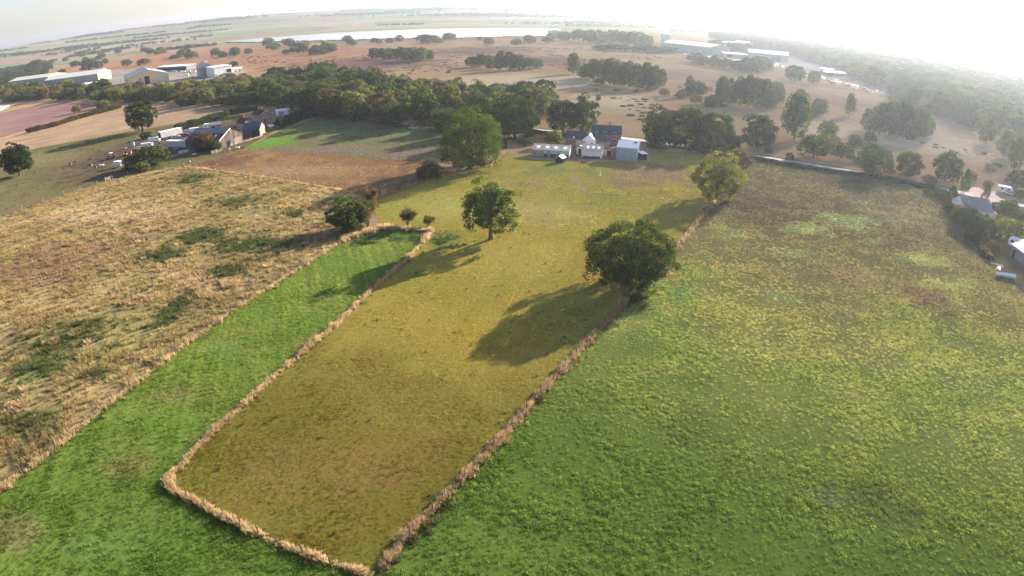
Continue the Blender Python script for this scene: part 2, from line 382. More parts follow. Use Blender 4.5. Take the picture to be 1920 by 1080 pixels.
P_strip = PX(S_left + S_top[1:] + S_mid[1:] + [(700, 1250), (-250, 1250)])
P_mid = PX(S_mid[:-1][::-1] + S_top[:-1][::-1][:1] + S_curve + [(985, 297), (1070, 303), (1150, 303), (1215, 303), (1225, 285), (1400, 297)] + S_right[::-1] + [(700, 1080)])
P_right = PX(S_right + [(1400, 299), (1500, 316), (1600, 330), (1680, 343), (1750, 357), (1800, 420), (1850, 490), (1930, 560), (2060, 640), (2120, 1250), (700, 1250), (700, 1080)])
P_brown = PX([(345, 312)] + S_green + [(850, 316)] + S_curve[:3][::-1] + [(660, 360), (500, 333)])
P_green = PX(S_green + [(842, 300), (838, 245), (730, 230), (620, 214), (530, 243)])
P_horse = PX(S_far + [(455, 280), (525, 240), (450, 214), (400, 222), (240, 247), (0, 292), (-250, 360)])
P_stub = PX([(-250, 360), (0, 292), (240, 247), (400, 222), (480, 200), (350, 204), (230, 204), (100, 236), (0, 263), (-250, 330)])
P_plough = PX([(-250, 325), (0, 258), (100, 232), (230, 201), (130, 192), (60, 199), (0, 213), (-250, 270)])

G1, G2 = (.062, .135, .016), (.105, .175, .028)
GY, OLIVE, BRN = (.20, .185, .038), (.155, .125, .03), (.165, .105, .042)
strip_sp = dict(speck=.4, c=[(.125, .19, .03), (.155, .205, .036), (.19, .19, .048), (.095, .145, .024)], m2=.75, m3=.6, grad=[(v2(420, 700), v2(200, 1000), (.075, .12, .02), .75)], patch=[  # grad darkens the near end, painting in the weaker backlight there
    pp(700, 470, 60, 20, (0.19, 0.22, 0.05), 0.7), pp(670, 452, 70, 8, (0.19, 0.14, 0.06), 0.6), pp(330, 740, 50, 20, (0.19, 0.17, 0.065), 0.6), pp(240, 870, 50, 30, (0.19, 0.16, 0.06), 0.5), pp(40, 1000, 60, 40, (0.17, 0.15, 0.065), 0.6), pp(430, 650, 40, 20, (0.13, 0.19, 0.05), 0.6), pp(200, 1020, 90, 40, (0.1, 0.165, 0.04), 0.5)], rows=[(108, .9, .16, .4)])
mid_sp = dict(speck=.42, c=[(.3, .242, .05), (.265, .232, .047), (.3, .215, .046), (.2, .175, .034)], m2=.7, m3=.5, grad=[(v2(880, 600), v2(600, 900), (.125, .1, .019), .85)], patch=[  # grad: browner near grass, with its loss of backlit brightness painted in
    pp(560, 880, 160, 80, (0.19, 0.14, 0.042), 0.55), pp(720, 850, 140, 60, (0.2, 0.135, 0.04), 0.6), pp(900, 620, 140, 80, (.32, .245, .046), .6), pp(980, 480, 120, 50, (.36, .285, .06), .75), pp(860, 390, 120, 30, (.33, .3, .075), .8), pp(1010, 400, 110, 30, (.35, .285, .095), .75), pp(1230, 325, 90, 22, (0.26, 0.17, 0.095), 0.85), pp(1170, 342, 50, 14, (0.24, 0.16, 0.085), 0.7), pp(1040, 318, 80, 14, (0.2, 0.215, 0.055), 0.8), pp(1085, 345, 12, 30, (0.3, 0.215, 0.12), 0.6), pp(560, 975, 120, 25, (.15, .14, .026), .5), pp(700, 1040, 60, 30, (.13, .13, .024), .6), pp(390, 880, 30, 60, (.16, .145, .028), .5), pp(830, 450, 30, 22, (0.16, 0.19, 0.055), 0.8), pp(1000, 345, 70, 14, (0.27, 0.2, 0.085), 0.5)], rows=[(77, 1.1, .05, .4)])
right_sp = dict(speck=.4, c=[(.175, .215, .048), (.23, .25, .06), (.3, .28, .085), (.1, .14, .028)], m2=.85, m3=.85, k=1.0, grad=[
    (v2(1350, 620), v2(1400, 480), (.2, .155, .06), .75), (v2(1450, 500), v2(1480, 400), (.125, .1, .05), .8), (v2(1250, 720), v2(1050, 930), (.095, .16, .027), .75), (v2(1500, 680), v2(1400, 980), (.1, .145, .026), .7)], patch=[  # last two grads: near grass greener, its dimmer backlight put into the colour
    pp(1430, 387, 90, 30, (.11, .082, .046), .75), pp(1590, 336, 70, 14, (.1, .08, .045), .7), pp(1574, 517, 110, 30, (0.2, 0.15, 0.07), 0.75), pp(1540, 580, 120, 25, (0.22, 0.17, 0.07), 0.6), pp(1747, 560, 50, 22, (0.16, 0.105, 0.062), 0.9), pp(1680, 400, 70, 24, (0.2, 0.175, 0.09), 0.6), pp(1595, 415, 55, 14, (.235, .265, .1), 0.9), pp(1516, 430, 45, 12, (.235, .25, .08), 0.9), pp(1487, 473, 45, 10, (.235, .25, .08), 0.85), pp(1364, 437, 40, 14, (.235, .25, .08), 0.75), pp(1314, 510, 60, 18, (0.2, 0.23, 0.055), 0.8), pp(1278, 545, 45, 18, (0.14, 0.225, 0.06), 0.85), pp(1320, 553, 40, 12, (.235, .25, .08), 0.8), pp(1458, 553, 35, 20, (.235, .25, .08), 0.8), pp(1740, 488, 50, 16, (.235, .25, .08), 0.85), pp(1776, 531, 60, 14, (.235, .25, .08), 0.8), pp(1639, 452, 25, 8, (.235, .25, .08), 0.8), pp(1668, 683, 45, 25, (.235, .25, .08), 0.7), pp(1820, 712, 60, 40, (.22, .225, .075), .5), pp(1560, 640, 220, 40, (.25, .225, .07), .6), pp(1400, 580, 100, 30, (.26, .24, .07), .6), pp(1450, 640, 60, 25, (0.2, 0.21, 0.07), 0.6), pp(1180, 640, 50, 20, (0.15, 0.19, 0.045), 0.6), pp(1560, 935, 40, 20, (0.17, 0.215, 0.1), 0.5), pp(1650, 950, 100, 60, (0.105, 0.125, 0.036), 0.6), pp(1300, 800, 80, 40, (0.115, 0.15, 0.035), 0.5)], rows=[(64, 1.5, .05, .4)])
rough_sp = dict(c=[(.33, .25, .115), (.265, .195, .085), (.2, .175, .06), (.18, .125, .062)], rows=[(62, 3.0, .22, .5)], m2=.7, m3=.8, speck=.45, patch=[
    pp(216, 625, 120, 60, (0.23, 0.2, 0.07), 0.7), pp(40, 733, 60, 50, (0.22, 0.2, 0.075), 0.6), pp(94, 495, 110, 40, (0.23, 0.15, 0.08), 0.75), pp(614, 430, 60, 20, (0.2, 0.125, 0.068), 0.7), pp(346, 524, 60, 14, (0.42, 0.3, 0.165), 0.8), pp(433, 538, 50, 14, (0.4, 0.28, 0.15), 0.7), pp(200, 400, 150, 18, (0.38, 0.285, 0.165), 0.6), pp(296, 480, 40, 12, (0.085, 0.1, 0.032), 0.95), pp(375, 444, 45, 16, (0.085, 0.1, 0.032), 0.95), pp(476, 459, 75, 16, (0.085, 0.1, 0.032), 0.95), pp(325, 581, 25, 30, (0.085, 0.1, 0.032), 0.9), pp(426, 509, 40, 14, (0.085, 0.1, 0.032), 0.85), pp(108, 646, 80, 20, (0.085, 0.1, 0.032), 0.95), pp(72, 690, 50, 20, (0.12, 0.155, 0.05), 0.9), pp(144, 610, 60, 10, (0.085, 0.1, 0.032), 0.8), pp(65, 791, 50, 30, (0.085, 0.1, 0.032), 0.7), pp(447, 380, 50, 12, (0.15, 0.14, 0.055), 0.7), pp(361, 336, 40, 8, (0.15, 0.13, 0.06), 0.8), pp(166, 646, 14, 10, (0.46, 0.33, 0.2), 0.95), pp(30, 640, 30, 14, (0.13, 0.1, 0.055), 0.7)])
brown_sp = dict(c=[(.215, .125, .06), (.25, .155, .07), (.29, .185, .08), (.15, .085, .045)], m2=.6, m3=.5, patch=[
    pp(560, 320, 140, 10, (0.32, 0.22, 0.115), 0.6), pp(420, 302, 60, 12, (0.15, 0.09, 0.06), 0.8), pp(740, 335, 60, 18, (0.17, 0.105, 0.06), 0.5)])
green_sp = dict(c=[(.15, .145, .06), (.175, .15, .075), (.15, .165, .055), (.16, .12, .07)], m2=.7, m3=.4, patch=[
    pp(500, 266, 50, 14, (0.13, 0.24, 0.035), 0.95), pp(560, 245, 70, 10, (0.16, 0.2, 0.06), 0.7), pp(620, 282, 110, 10, (0.2, 0.15, 0.11), 0.85), pp(760, 290, 60, 12, (0.2, 0.15, 0.105), 0.8), pp(825, 300, 22, 5, (0.36, 0.26, 0.19), 0.9), pp(700, 250, 110, 12, (0.15, 0.17, 0.065), 0.6)])
horse_sp = dict(c=[(.13, .12, .045), (.15, .122, .06), (.11, .12, .04), (.16, .115, .062)], m2=.6, m3=.4, patch=[
    pp(230, 290, 90, 22, (0.105, 0.068, 0.05), 0.95), pp(330, 268, 120, 30, (0.105, 0.072, 0.055), 0.95), pp(190, 328, 90, 14, (0.105, 0.068, 0.045), 0.85), pp(110, 330, 70, 10, (0.12, 0.085, 0.052), 0.6), pp(60, 300, 90, 10, (0.21, 0.165, 0.085), 0.6), pp(400, 300, 40, 8, (0.15, 0.15, 0.045), 0.9)])
stub_sp = dict(c=[(.33, .225, .14), (.30, .195, .125), (.36, .25, .15), (.25, .155, .1)], m2=.5, m3=.3, k=.5, rows=[(38, 2.2, .14, .3)])
plough_sp = dict(c=[(.215, .125, .105), (.25, .15, .125), (.18, .105, .09), (.28, .18, .15)], m2=.6, m3=.3, k=.5, rows=[(12, 3.2, .22, .4)])
FIELDS = [('field_rough', 'overgrown rough grass field, straw coloured with dark green patches', P_rough, rough_sp), ('field_strip', 'lush green grass strip left of the fenced olive field', P_strip, strip_sp),
    ('field_middle', 'olive yellow mown field enclosed by straw coloured fence lines', P_mid, mid_sp), ('field_right', 'wide green and brown patchy pasture on the right', P_right, right_sp),
    ('paddock_brown', 'grazed brown paddock behind the rough field', P_brown, brown_sp), ('paddock_green', 'patchy green paddock in front of the dark wood', P_green, green_sp),
    ('paddock_horses', 'muddy horse paddock beside the farmyard', P_horse, horse_sp), ('stubble_field', 'pale tan stubble field behind the lone dark tree', P_stub, stub_sp), ('ploughed_field', 'pinkish brown ploughed field on the far left', P_plough, plough_sp)]
for nme, lab, poly, sp in FIELDS:
    sheet(nme, lab, 'field', poly, field_mat(nme, sp, 0.28))

# ---- road, drives, yards
asph = mat('worn_asphalt', (.36, .35, .34), .9, .15, .4)
def ribbon(name, label, cat, pts, w, m, z):
    pts = [Vector(p) for p in pts]; V = []
    # smooth the centre line
    q = []
    for i in range(len(pts) - 1):
        for t in np.linspace(0, 1, 8, endpoint=False):
            p0, p1, p2, p3 = pts[max(i - 1, 0)], pts[i], pts[i + 1], pts[min(i + 2, len(pts) - 1)]
            q.append(0.5 * ((2 * p1) + (p2 - p0) * t + (2 * p0 - 5 * p1 + 4 * p2 - p3) * t * t + (3 * p1 - p0 - 3 * p2 + p3) * t ** 3))
    q.append(pts[-1])
    for i, p in enumerate(q):
        t = (q[min(i + 1, len(q) - 1)] - q[max(i - 1, 0)]).normalized(); nrm = Vector((-t.y, t.x, 0))
        V += [tuple(p + nrm * w / 2 + Vector((0, 0, z))), tuple(p - nrm * w / 2 + Vector((0, 0, z)))]
    k = len(q); Fc = [(2 * i + 1, 2 * i + 3, 2 * i + 2, 2 * i) for i in range(k - 1)]
    return tag(link(name, npmesh(name, V, Fc), m), label, cat, kind='structure')
ROAD = PX([(840, 228), (930, 236), (1015, 245), (1100, 252), (1190, 262), (1300, 277), (1400, 291), (1500, 306.5), (1600, 323), (1700, 342), (1800, 361), (1900, 381), (2000, 405)])
ribbon('verge', 'dry grass verge on both sides of the lane', 'verge', ROAD, 9.5, field_mat('verge', dict(c=[(.2, .15, .07), (.15, .12, .05), (.26, .18, .09), (.12, .1, .04)])), .06)
ribbon('road', 'pale asphalt country lane running behind the sheds', 'road', ROAD, 5.2, asph, .075)
gravel = mat('pale_gravel', (.3, .24, .215), .95, .2, 1.2)
sheet('driveway', 'pinkish gravel driveway beside the bungalow', 'driveway', PX([(1822, 350), (1872, 360), (1876, 385), (1862, 420), (1840, 425), (1860, 400), (1835, 372), (1815, 362)]), gravel, .09)
sheet('garden_ground', 'bare brown garden ground right of the pasture', 'garden', PX([(1752, 357), (1800, 362), (1925, 388), (2100, 470), (2060, 640), (1930, 560), (1850, 490), (1800, 420)]), field_mat('garden', dict(c=[(.12, .11, .04), (.14, .1, .06), (.2, .13, .08), (.1, .11, .04)], k=2)), .05)
sheet('stable_yard', 'trodden grey yard between the stables and the brick house', 'yard', PX([(1000, 294), (1066, 298), (1155, 300), (1157, 272), (1060, 268), (1050, 280)]), mat('yard_dirt', (.14, .112, .09), .95, .3, .5), .07)
sheet('farmyard', 'dark muddy farmyard among the parked vehicles', 'yard', PX([(296, 292), (330, 292), (405, 274), (470, 262), (520, 240), (470, 224), (400, 232), (330, 248), (285, 258), (240, 280)]), field_mat('farmyard', dict(c=[(.11, .085, .065), (.15, .115, .09), (.08, .06, .045), (.17, .13, .1)], k=2)), .05)
sheet('concrete_pad', 'pale concrete pad at the edge of the ploughed field', 'pad', PX([(-60, 206), (0, 197), (18, 196), (20, 200), (0, 209), (-60, 222)]), mat('concrete', (.5, .44, .38), .9, .15, .2), .05)
sheet('works_yard', 'pale concrete yard round the left hand warehouses', 'yard', PX([(20, 166), (185, 158), (320, 158), (440, 150), (450, 137), (300, 128), (160, 135), (20, 150)]), mat('works_concrete', (.2, .175, .155), .9, .25, .1), .05)
sheet('works_yard', 'hazy grey yard of the industrial site on the right', 'yard', PX([(1225, 96), (1330, 104), (1400, 112), (1500, 130), (1600, 156), (1670, 180), (1672, 168), (1560, 125), (1480, 102), (1380, 88), (1240, 82)]), mat('works_asphalt', (.11, .105, .105), .9, .2, .05), .05)
# reservoir and bright fields beyond
m, nt, out = newmat('water')
b = nd(nt, 'ShaderNodeBsdfPrincipled', {'Base Color': (.10, .12, .14), 'Roughness': .12, 'IOR': 1.33})
nt.links.new(nd(nt, 'ShaderNodeBump', {'Height': nz(nt, nd(nt, 'ShaderNodeTexCoord').outputs['Object'], .4, 3), 'Strength': .25, 'Distance': .3}).outputs[0], b.inputs['Normal'])
nt.links.new(b.outputs[0], out.inputs[0]); WATER = m
sheet('water', 'long pale reservoir below the far hills', 'reservoir', PX([(418, 78), (520, 69), (640, 61), (740, 56.5), (1000, 52.5), (1052, 54), (1042, 67), (860, 70.5), (650, 75), (480, 79)]), WATER, .08)
gf = field_mat('far_pasture', dict(c=[(.2, .24, .07), (.24, .25, .08), (.28, .25, .1)], k=.1), .2)
sheet('far_pasture', 'pale green pasture along the far bank of the reservoir', 'field', PX([(400, 79), (418, 78), (520, 69), (640, 61), (740, 56.5), (1000, 52.5), (1060, 54), (1100, 52), (1060, 47.5), (740, 50.5), (560, 60), (410, 72)]), gf, .05)
sheet('far_bank', 'dull tan bank in front of the reservoir', 'bank', PX([(418, 79), (480, 80), (650, 76), (860, 71.5), (1045, 68), (1048, 71), (860, 75), (650, 80), (470, 85), (410, 84)]), field_mat('far_bank', dict(c=[(.24, .18, .1), (.2, .15, .08), (.3, .22, .13)], k=.1), .2), .05)
sheet('far_meadow', 'pale yellow meadow in the haze beyond the reservoir', 'field', PX([(1060, 62), (1110, 50), (1260, 50), (1290, 60), (1180, 66)]), gf, .05)

# ================================================================== grass
def tuft(name, nb, h, spread, w, lean, seed):
    r = np.random.RandomState(seed); V = []; Fc = []
    for i in range(nb):
        a = r.rand() * 6.283; rr = spread * math.sqrt(r.rand()); bx, by = rr * math.cos(a), rr * math.sin(a)
        a2 = a + r.randn() * .6; hh = h * (.55 + .6 * r.rand()); ln = lean * (.4 + .9 * r.rand()) * hh
        dx, dy = math.cos(a2), math.sin(a2); sx, sy = -dy * w / 2, dx * w / 2; b = len(V)
        V += [(bx - sx, by - sy, -.02), (bx + sx, by + sy, -.02), (bx + dx * ln * .4 + sx * .8, by + dy * ln * .4 + sy * .8, hh * .6), (bx + dx * ln * .4 - sx * .8, by + dy * ln * .4 - sy * .8, hh * .6), (bx + dx * ln, by + dy * ln, hh)]
        Fc += [(b, b + 1, b + 2), (b, b + 2, b + 3), (b + 3, b + 2, b + 4)]
    return npmesh(name, V, Fc)
SHORT = [tuft('short_tuft', 22, .10, .2, .03, .9, s) for s in range(3)]
CLUMP = [tuft('leafy_clump', 30, .15, .24, .036, .8, s + 10) for s in range(3)]
TUSS = [tuft('tussock', 34, .42, .3, .042, .6, s + 20) for s in range(3)]
TALL = [tuft('tall_grass', 26, .85, .3, .05, .35, s + 30) for s in range(3)]
def scatter(poly, dens, ymax=1e9, seed=1):
    r = np.random.RandomState(seed); A = np.array([(p[0], p[1]) for p in poly]); lo, hi = A.min(0), A.max(0); hi[1] = min(hi[1], ymax)
    N = int(dens * (hi[0] - lo[0]) * (hi[1] - lo[1])); P = lo + r.rand(N, 2) * (hi - lo); P = P[inpoly(P, poly)]
    # keep what the lens can see, with a generous margin for a step to the side
    az = np.abs(np.arctan2(P[:, 0], P[:, 1] + 25)); P = P[(az < 1.0) & (P[:, 1] > 12)]
    return P
def pn(P, s, o=0.0): return np.array([mnoise.noise(Vector((x * s + o, y * s + o, .3))) for x, y in P])
def grass(name, label, poly, sp, dens, src, smin, smax, ymax, seed, gain=1.0, thin=None, zs=1.0):
    P = scatter(poly, dens, ymax, seed); r = np.random.RandomState(seed + 5)
    if thin:                                  # fewer tufts towards the far side, where they merge with the sward
        k = np.clip((thin[1] - P[:, 1]) / (thin[1] - thin[0]), .15, 1); P = P[r.rand(len(P)) < k]
    # uneven growth: grazed short in places, rank in others
    k = np.clip(.62 + 1.5 * pn(P, .11, seed + 2) + .7 * pn(P, .4, seed + 9), .32, 1); P = P[r.rand(len(P)) < k]
    nzv = 1.3 * pn(P, .22, seed) + .5 * pn(P, .07, seed + 4); s = (smin + (smax - smin) * r.rand(len(P))) * (1 + .45 * nzv)
    stuff(name, label, 'grass', np.concatenate([P, np.full((len(P), 1), .03)], 1), np.stack([s, s, s * zs], 1), r.rand(len(P)) * 6.283, src, tuft_mat(name, sp, gain))
grass('lush_grass', 'short lush green grass of the left strip', P_strip, strip_sp, 11, SHORT, .7, 1.7, 175, 11, 1.45)
grass('mown_grass', 'short olive yellow grass of the fenced field', P_mid, mid_sp, 12, SHORT, .5, 1.1, 240, 12, 1.4, (70, 220), .7)
grass('pasture_grass', 'clumpy green and brown grass of the right pasture', P_right, right_sp, 7.5, CLUMP, .45, 1.35, 260, 13, 1.45, (70, 240), .85)
grass('rough_grass', 'tangled straw coloured tussocks of the rough field', P_rough, rough_sp, 2.6, TUSS, .5, 1.7, 300, 14, 1.3, (120, 330), .8)
grass('paddock_grass', 'short dry grass of the brown paddock', P_brown, brown_sp, 1.6, CLUMP, .7, 1.6, 320, 15, 1.3)
grass('paddock_grass', 'patchy short grass of the green paddock', P_green, green_sp, 1.3, CLUMP, .7, 1.7, 330, 16, 1.3)
grass('paddock_grass', 'short worn grass of the horse paddock', P_horse, horse_sp, 1.0, CLUMP, .7, 1.6, 330, 17, 1.3)

DRY = dict(c=[(.46, .34, .18), (.37, .265, .14), (.27, .18, .095), (.3, .25, .1)], m2=.6, m3=.5, k=3)
DRYR = dict(c=[(.38, .26, .14), (.29, .19, .105), (.2, .13, .07), (.17, .15, .055)], m2=.7, m3=.6, k=3)
def along(pts, step):
    out = []; pts = [Vector(p) for p in pts]
    for a, b in zip(pts[:-1], pts[1:]):
        L = (b - a).length; k = max(1, int(L / step))
        for i in range(k): out.append((a + (b - a) * (i / k), (b - a).normalized()))
    return out
def strip(name, label, pts, wdt, per_m, smin, smax, sp, seed, src=TALL):
    r = np.random.RandomState(seed); P = []; S = []
    for p, d in along(pts, 1.0 / per_m):
        nn = mnoise.noise(Vector((p.x * .35, p.y * .35, seed))); n2 = mnoise.noise(Vector((p.x * .08, p.y * .08, seed + 4)))
        o = r.randn() * wdt * (.42 + .5 * max(0, nn)) + n2 * wdt * .5;
        if nn < -.33 and r.rand() < .6: continue
        q = p + Vector((-d.y, d.x, 0)) * o + d * r.randn() * .1
        P.append((q.x, q.y, .02)); S.append((smin + (smax - smin) * r.rand()) * (1 + .8 * nn))
    S = np.array(S)
    stuff(name, label, 'long grass', P, np.stack([S, S, S], 1), r.rand(len(P)) * 6.283, src, tuft_mat(name, sp, 1.35, .45))
strip('dry_grass', 'tall straw coloured grass along the left side of the olive field', PX(S_mid[:10]), .45, 20, .3, .85, DRY, 31)
strip('dry_grass', 'tall pale grass along the bottom fence of the olive field', PX(S_mid[8:]), .5, 26, .3, .8, DRY, 32)
strip('dry_grass', 'reddish dry grass along the fence below the two field oaks', PX(S_right), .5, 20, .3, .85, DRYR, 33)
strip('dry_grass', 'pale dry grass fringe between rough field and green strip', PX(S_left), .5, 12, .35, .9, DRY, 34)
strip('dry_grass', 'dry grass at the far end of the green strip', PX(S_top), .9, 16, .7, 1.2, DRY, 35)
strip('dry_grass', 'thin pale grass line between rough field and brown paddock', PX(S_brown), .6, 6, .3, .6, DRY, 36)
strip('dry_grass', 'dry grass under the curved paddock fence', PX(S_curve), .6, 7, .4, .8, DRYR, 37)
strip('dry_grass', 'sparse dry grass under the short fence inside the olive field', PX([(1105, 360), (1180, 366), (1270, 377)]), .4, 3, .2, .4, DRYR, 38)

BRAM = dict(c=[(.07, .09, .028), (.095, .11, .036), (.12, .115, .045), (.08, .075, .03)], k=3)
def weeds(name, label, cat, spots, sp, dens, smin, smax, seed, src):
    r = np.random.RandomState(seed); P = []
    for (cx, cy, hw, hh) in spots:
        c, rx, ry, ang, _, _ = pp(cx, cy, hw, hh, 0, 0); ca, sa = math.cos(R(ang)), math.sin(R(ang))
        for i in range(int(dens * rx * ry * 3.14)):
            a = r.rand() * 6.283; q = abs(r.randn()) * .75; x, y = rx * q * math.cos(a), ry * q * math.sin(a); P.append((c.x + x * ca - y * sa, c.y + x * sa + y * ca))
    P = np.array(P); k = pn(P, .3, seed) > -.12; P = P[k]; s = r.uniform(smin, smax, len(P)) * (1 + .5 * pn(P, .15, 3))
    stuff(name, label, cat, np.concatenate([P, np.full((len(P), 1), .02)], 1), s, r.rand(len(P)) * 6.28, src, tuft_mat(name, sp, 1.1, .35))
weeds('rush_clumps', 'dark green rushes and nettles growing in patches of the rough field', 'weeds', [(296, 480, 40, 12), (375, 444, 45, 16), (476, 459, 75, 16), (325, 581, 25, 30), (426, 509, 40, 14), (108, 646, 80, 20), (72, 690, 50, 20), (144, 610, 60, 10), (65, 791, 50, 30), (447, 380, 50, 12), (361, 336, 40, 8), (560, 400, 40, 12), (250, 560, 20, 10), (180, 700, 30, 14)], BRAM, 3.2, .7, 1.5, 51, TUSS)
weeds('straw_clumps', 'pale straw tussocks standing out in the rough field', 'weeds', [(166, 646, 14, 10), (346, 524, 60, 14), (433, 538, 50, 14), (300, 560, 60, 14), (105, 640, 20, 10), (30, 760, 40, 20), (520, 480, 60, 12), (560, 440, 50, 10), (250, 440, 80, 14), (200, 500, 60, 14)], DRY, 1.6, .9, 1.9, 52, TUSS)
weeds('bramble', 'dark brambles scrambling along the lower end of the right hand fence', 'bramble', [(795, 985, 18, 14), (830, 945, 12, 12), (770, 1012, 10, 8), (735, 1050, 10, 8), (900, 868, 8, 8), (860, 905, 10, 8), (1195, 560, 14, 12), (1010, 748, 8, 8)], BRAM, 14, .8, 1.5, 53, TUSS)
weeds('nettles', 'low leafy weeds inside the far end of the green strip', 'weeds', [(720, 448, 60, 8), (780, 445, 30, 8), (830, 455, 26, 16), (690, 455, 30, 6)], dict(c=[(.12, .17, .05), (.09, .13, .035)], k=3), 3, .6, 1.1, 54, TUSS)

DROP = scatter(P_mid, .03, 240, 61); rq = np.random.RandomState(61)
stuff('dung_weeds', 'small dark weed tufts dotted over the olive field', 'weeds', np.concatenate([DROP, np.full((len(DROP), 1), .02)], 1), rq.uniform(.4, .9, len(DROP)), rq.rand(len(DROP)) * 6.28, TUSS, tuft_mat('dung_weeds', dict(c=[(.1, .1, .03), (.13, .1, .035)], k=3)))
GRN = dict(c=[(.12, .15, .04), (.16, .16, .05), (.2, .17, .07)], k=3)
strip('margin_grass', 'green grass mixed into the margins left and below the olive field', PX(S_mid), 1.3, 5, .4, .8, GRN, 71, TUSS)
strip('margin_grass', 'green grass mixed into the margin of the right pasture', PX(S_right), 1.3, 5, .4, .9, GRN, 72, TUSS)
strip('margin_grass', 'green grass mixed into the margin of the rough field', PX(S_left), 1.3, 5, .4, .9, GRN, 73, TUSS)

# ================================================================== trees
LEAF = leaf_mat('leaves', 'OBJ', .42, .6)
LEAFI = leaf_mat('leaves_far', 'INST', .28, .45)
BARK = mat('bark', (.11, .085, .06), .95, .35, 3, bump=.4)
def crown(name, seed, rx, ry, rz, zc, ncl, nl, leaf, cr, low=-.55, inner=.25, lump=.35, cone=0.0, droop=0.0, gap=0.0):
    """leaf-sized faces on many clumps spread through an uneven crown; returns mesh and clump centres"""
    r = np.random.RandomState(seed); C = []; i = 0; ga = 2.39996
    tries = 0
    while len(C) < ncl and tries < ncl * 8:
        tries += 1
        z = 1 - 2 * (tries * .61803 % 1.0); z += r.randn() * .08
        if z < low or abs(z) > 1: continue
        a = tries * 6.283185 * .41421356 + r.randn() * .35; q = math.sqrt(max(0, 1 - z * z)); d = Vector((q * math.cos(a), q * math.sin(a), z))
        nn = mnoise.noise(d * 1.6 + Vector((seed * 3.7, seed * 1.3, 0)))
        if gap and mnoise.noise(d * 2.6 + Vector((seed * 1.9, 5, seed))) > .45 - gap: continue
        f = 1 + lump * nn
        if r.rand() < inner: f *= .35 + .35 * r.rand()
        else: f *= .78 + .14 * r.rand()
        w = 1 - cone * (z + 1) / 2
        C.append((d.x * rx * f * w, d.y * ry * f * w, zc + d.z * rz * f - droop * q * q * rz))
    C = np.array(C); n = len(C)
    crs = cr * (.7 + .6 * r.rand(n))
    D = r.randn(n, nl, 3); D /= np.linalg.norm(D, axis=2, keepdims=True)
    # leaves sit on the outer and upper side of each clump
    outw = C - np.array([0, 0, zc - rz * .4]); outw /= np.linalg.norm(outw, axis=1, keepdims=True) + 1e-6
    flip = (D * outw[:, None]).sum(2) < -.25
    D[flip] *= -1
    rad = crs[:, None] * (.55 + .5 * r.rand(n, nl) ** .6)
    P = C[:, None] + D * rad[..., None] * np.array([1, 1, .72])
    N = D * 1.0 + r.randn(n, nl, 3) * .42 + np.array([0, 0, .3]); N /= np.linalg.norm(N, axis=2, keepdims=True)
    P = P.reshape(-1, 3); N = N.reshape(-1, 3); m_ = len(P)
    T = np.cross(N, r.randn(m_, 3)); T /= np.linalg.norm(T, axis=1, keepdims=True) + 1e-9; B = np.cross(N, T)
    s = (leaf * (.55 + .8 * r.rand(m_)))[:, None]
    V = np.stack([P - T * s * .6, P + B * s * .38, P + T * s * .6 + N * s * .12, P - B * s * .38], 1).reshape(-1, 3)
    V[:, 2] = np.maximum(V[:, 2], .05)
    return npmesh(name, V, np.arange(m_ * 4).reshape(-1, 4)), C
def limbs(name, seed, C, fork, base_r, top, n=7, nmain=7, bend=.15):
    r = random.Random(seed); mb = MB()
    lean = Vector((r.uniform(-.04, .04), r.uniform(-.04, .04), 0)) * fork
    tp = [Vector((0, 0, -.15)), Vector((0, 0, .25 * fork)) + lean * .3, Vector((0, 0, fork * .7)) + lean * .7, Vector((0, 0, fork)) + lean]
    mb.tube(tp, [base_r * 1.55, base_r * 1.05, base_r * .9, base_r * .85], n)
    f = tp[-1]; lead = f + Vector((0, 0, (top - fork) * .55)) + lean * 2
    mb.tube([f - Vector((0, 0, .05 * fork)), (f + lead) / 2 + lean, lead], [base_r * .8, base_r * .5, base_r * .2], n)
    idx = list(range(len(C))); r.shuffle(idx); idx = idx[:nmain * 3]
    for j, i in enumerate(idx):
        e = Vector(C[i]); s = f.lerp(lead, r.random() * .7 if e.z > f.z else 0) if j % 3 else f
        mid = s.lerp(e, .5) + Vector((r.uniform(-1, 1), r.uniform(-1, 1), .6)) * (e - s).length * bend
        k = base_r * (.5 if j < nmain else .26)
        mb.tube([s, s.lerp(mid, .55) + Vector((0, 0, .03 * top)), mid, e], [k, k * .75, k * .5, k * .14], 5)
    return mb.mesh(name)
# generic crowns of unit height and width (scaled per tree)
GEN = {}
def gen(kind, seed, **k):
    me, C = crown('crown', seed, **k); GEN.setdefault(kind, []).append((me, limbs('trunk', seed, C, k.get('zc', .6) - k.get('rz', .4) * .55, .028, 1.0, 6, 4)))
for s in range(6): gen('round', 100 + s, rx=.42, ry=.42, rz=.47, zc=.46, ncl=90, nl=60, leaf=.048, cr=.13, low=-.98, lump=.35)
for s in range(4): gen('wide', 120 + s, rx=.42, ry=.42, rz=.47, zc=.47, ncl=95, nl=55, leaf=.045, cr=.125, low=-.95, lump=.5, gap=.03)
for s in range(3): gen('tall', 140 + s, rx=.36, ry=.36, rz=.47, zc=.5, ncl=80, nl=60, leaf=.045, cr=.13, low=-.95, cone=.3, lump=.25)
for s in range(2): gen('cone', 160 + s, rx=.5, ry=.5, rz=.47, zc=.5, ncl=80, nl=40, leaf=.05, cr=.1, low=-.95, cone=.8, lump=.1, inner=.1)
for s in range(4): gen('bush', 180 + s, rx=.42, ry=.42, rz=.52, zc=.4, ncl=60, nl=36, leaf=.07, cr=.17, low=-.6, lump=.3)
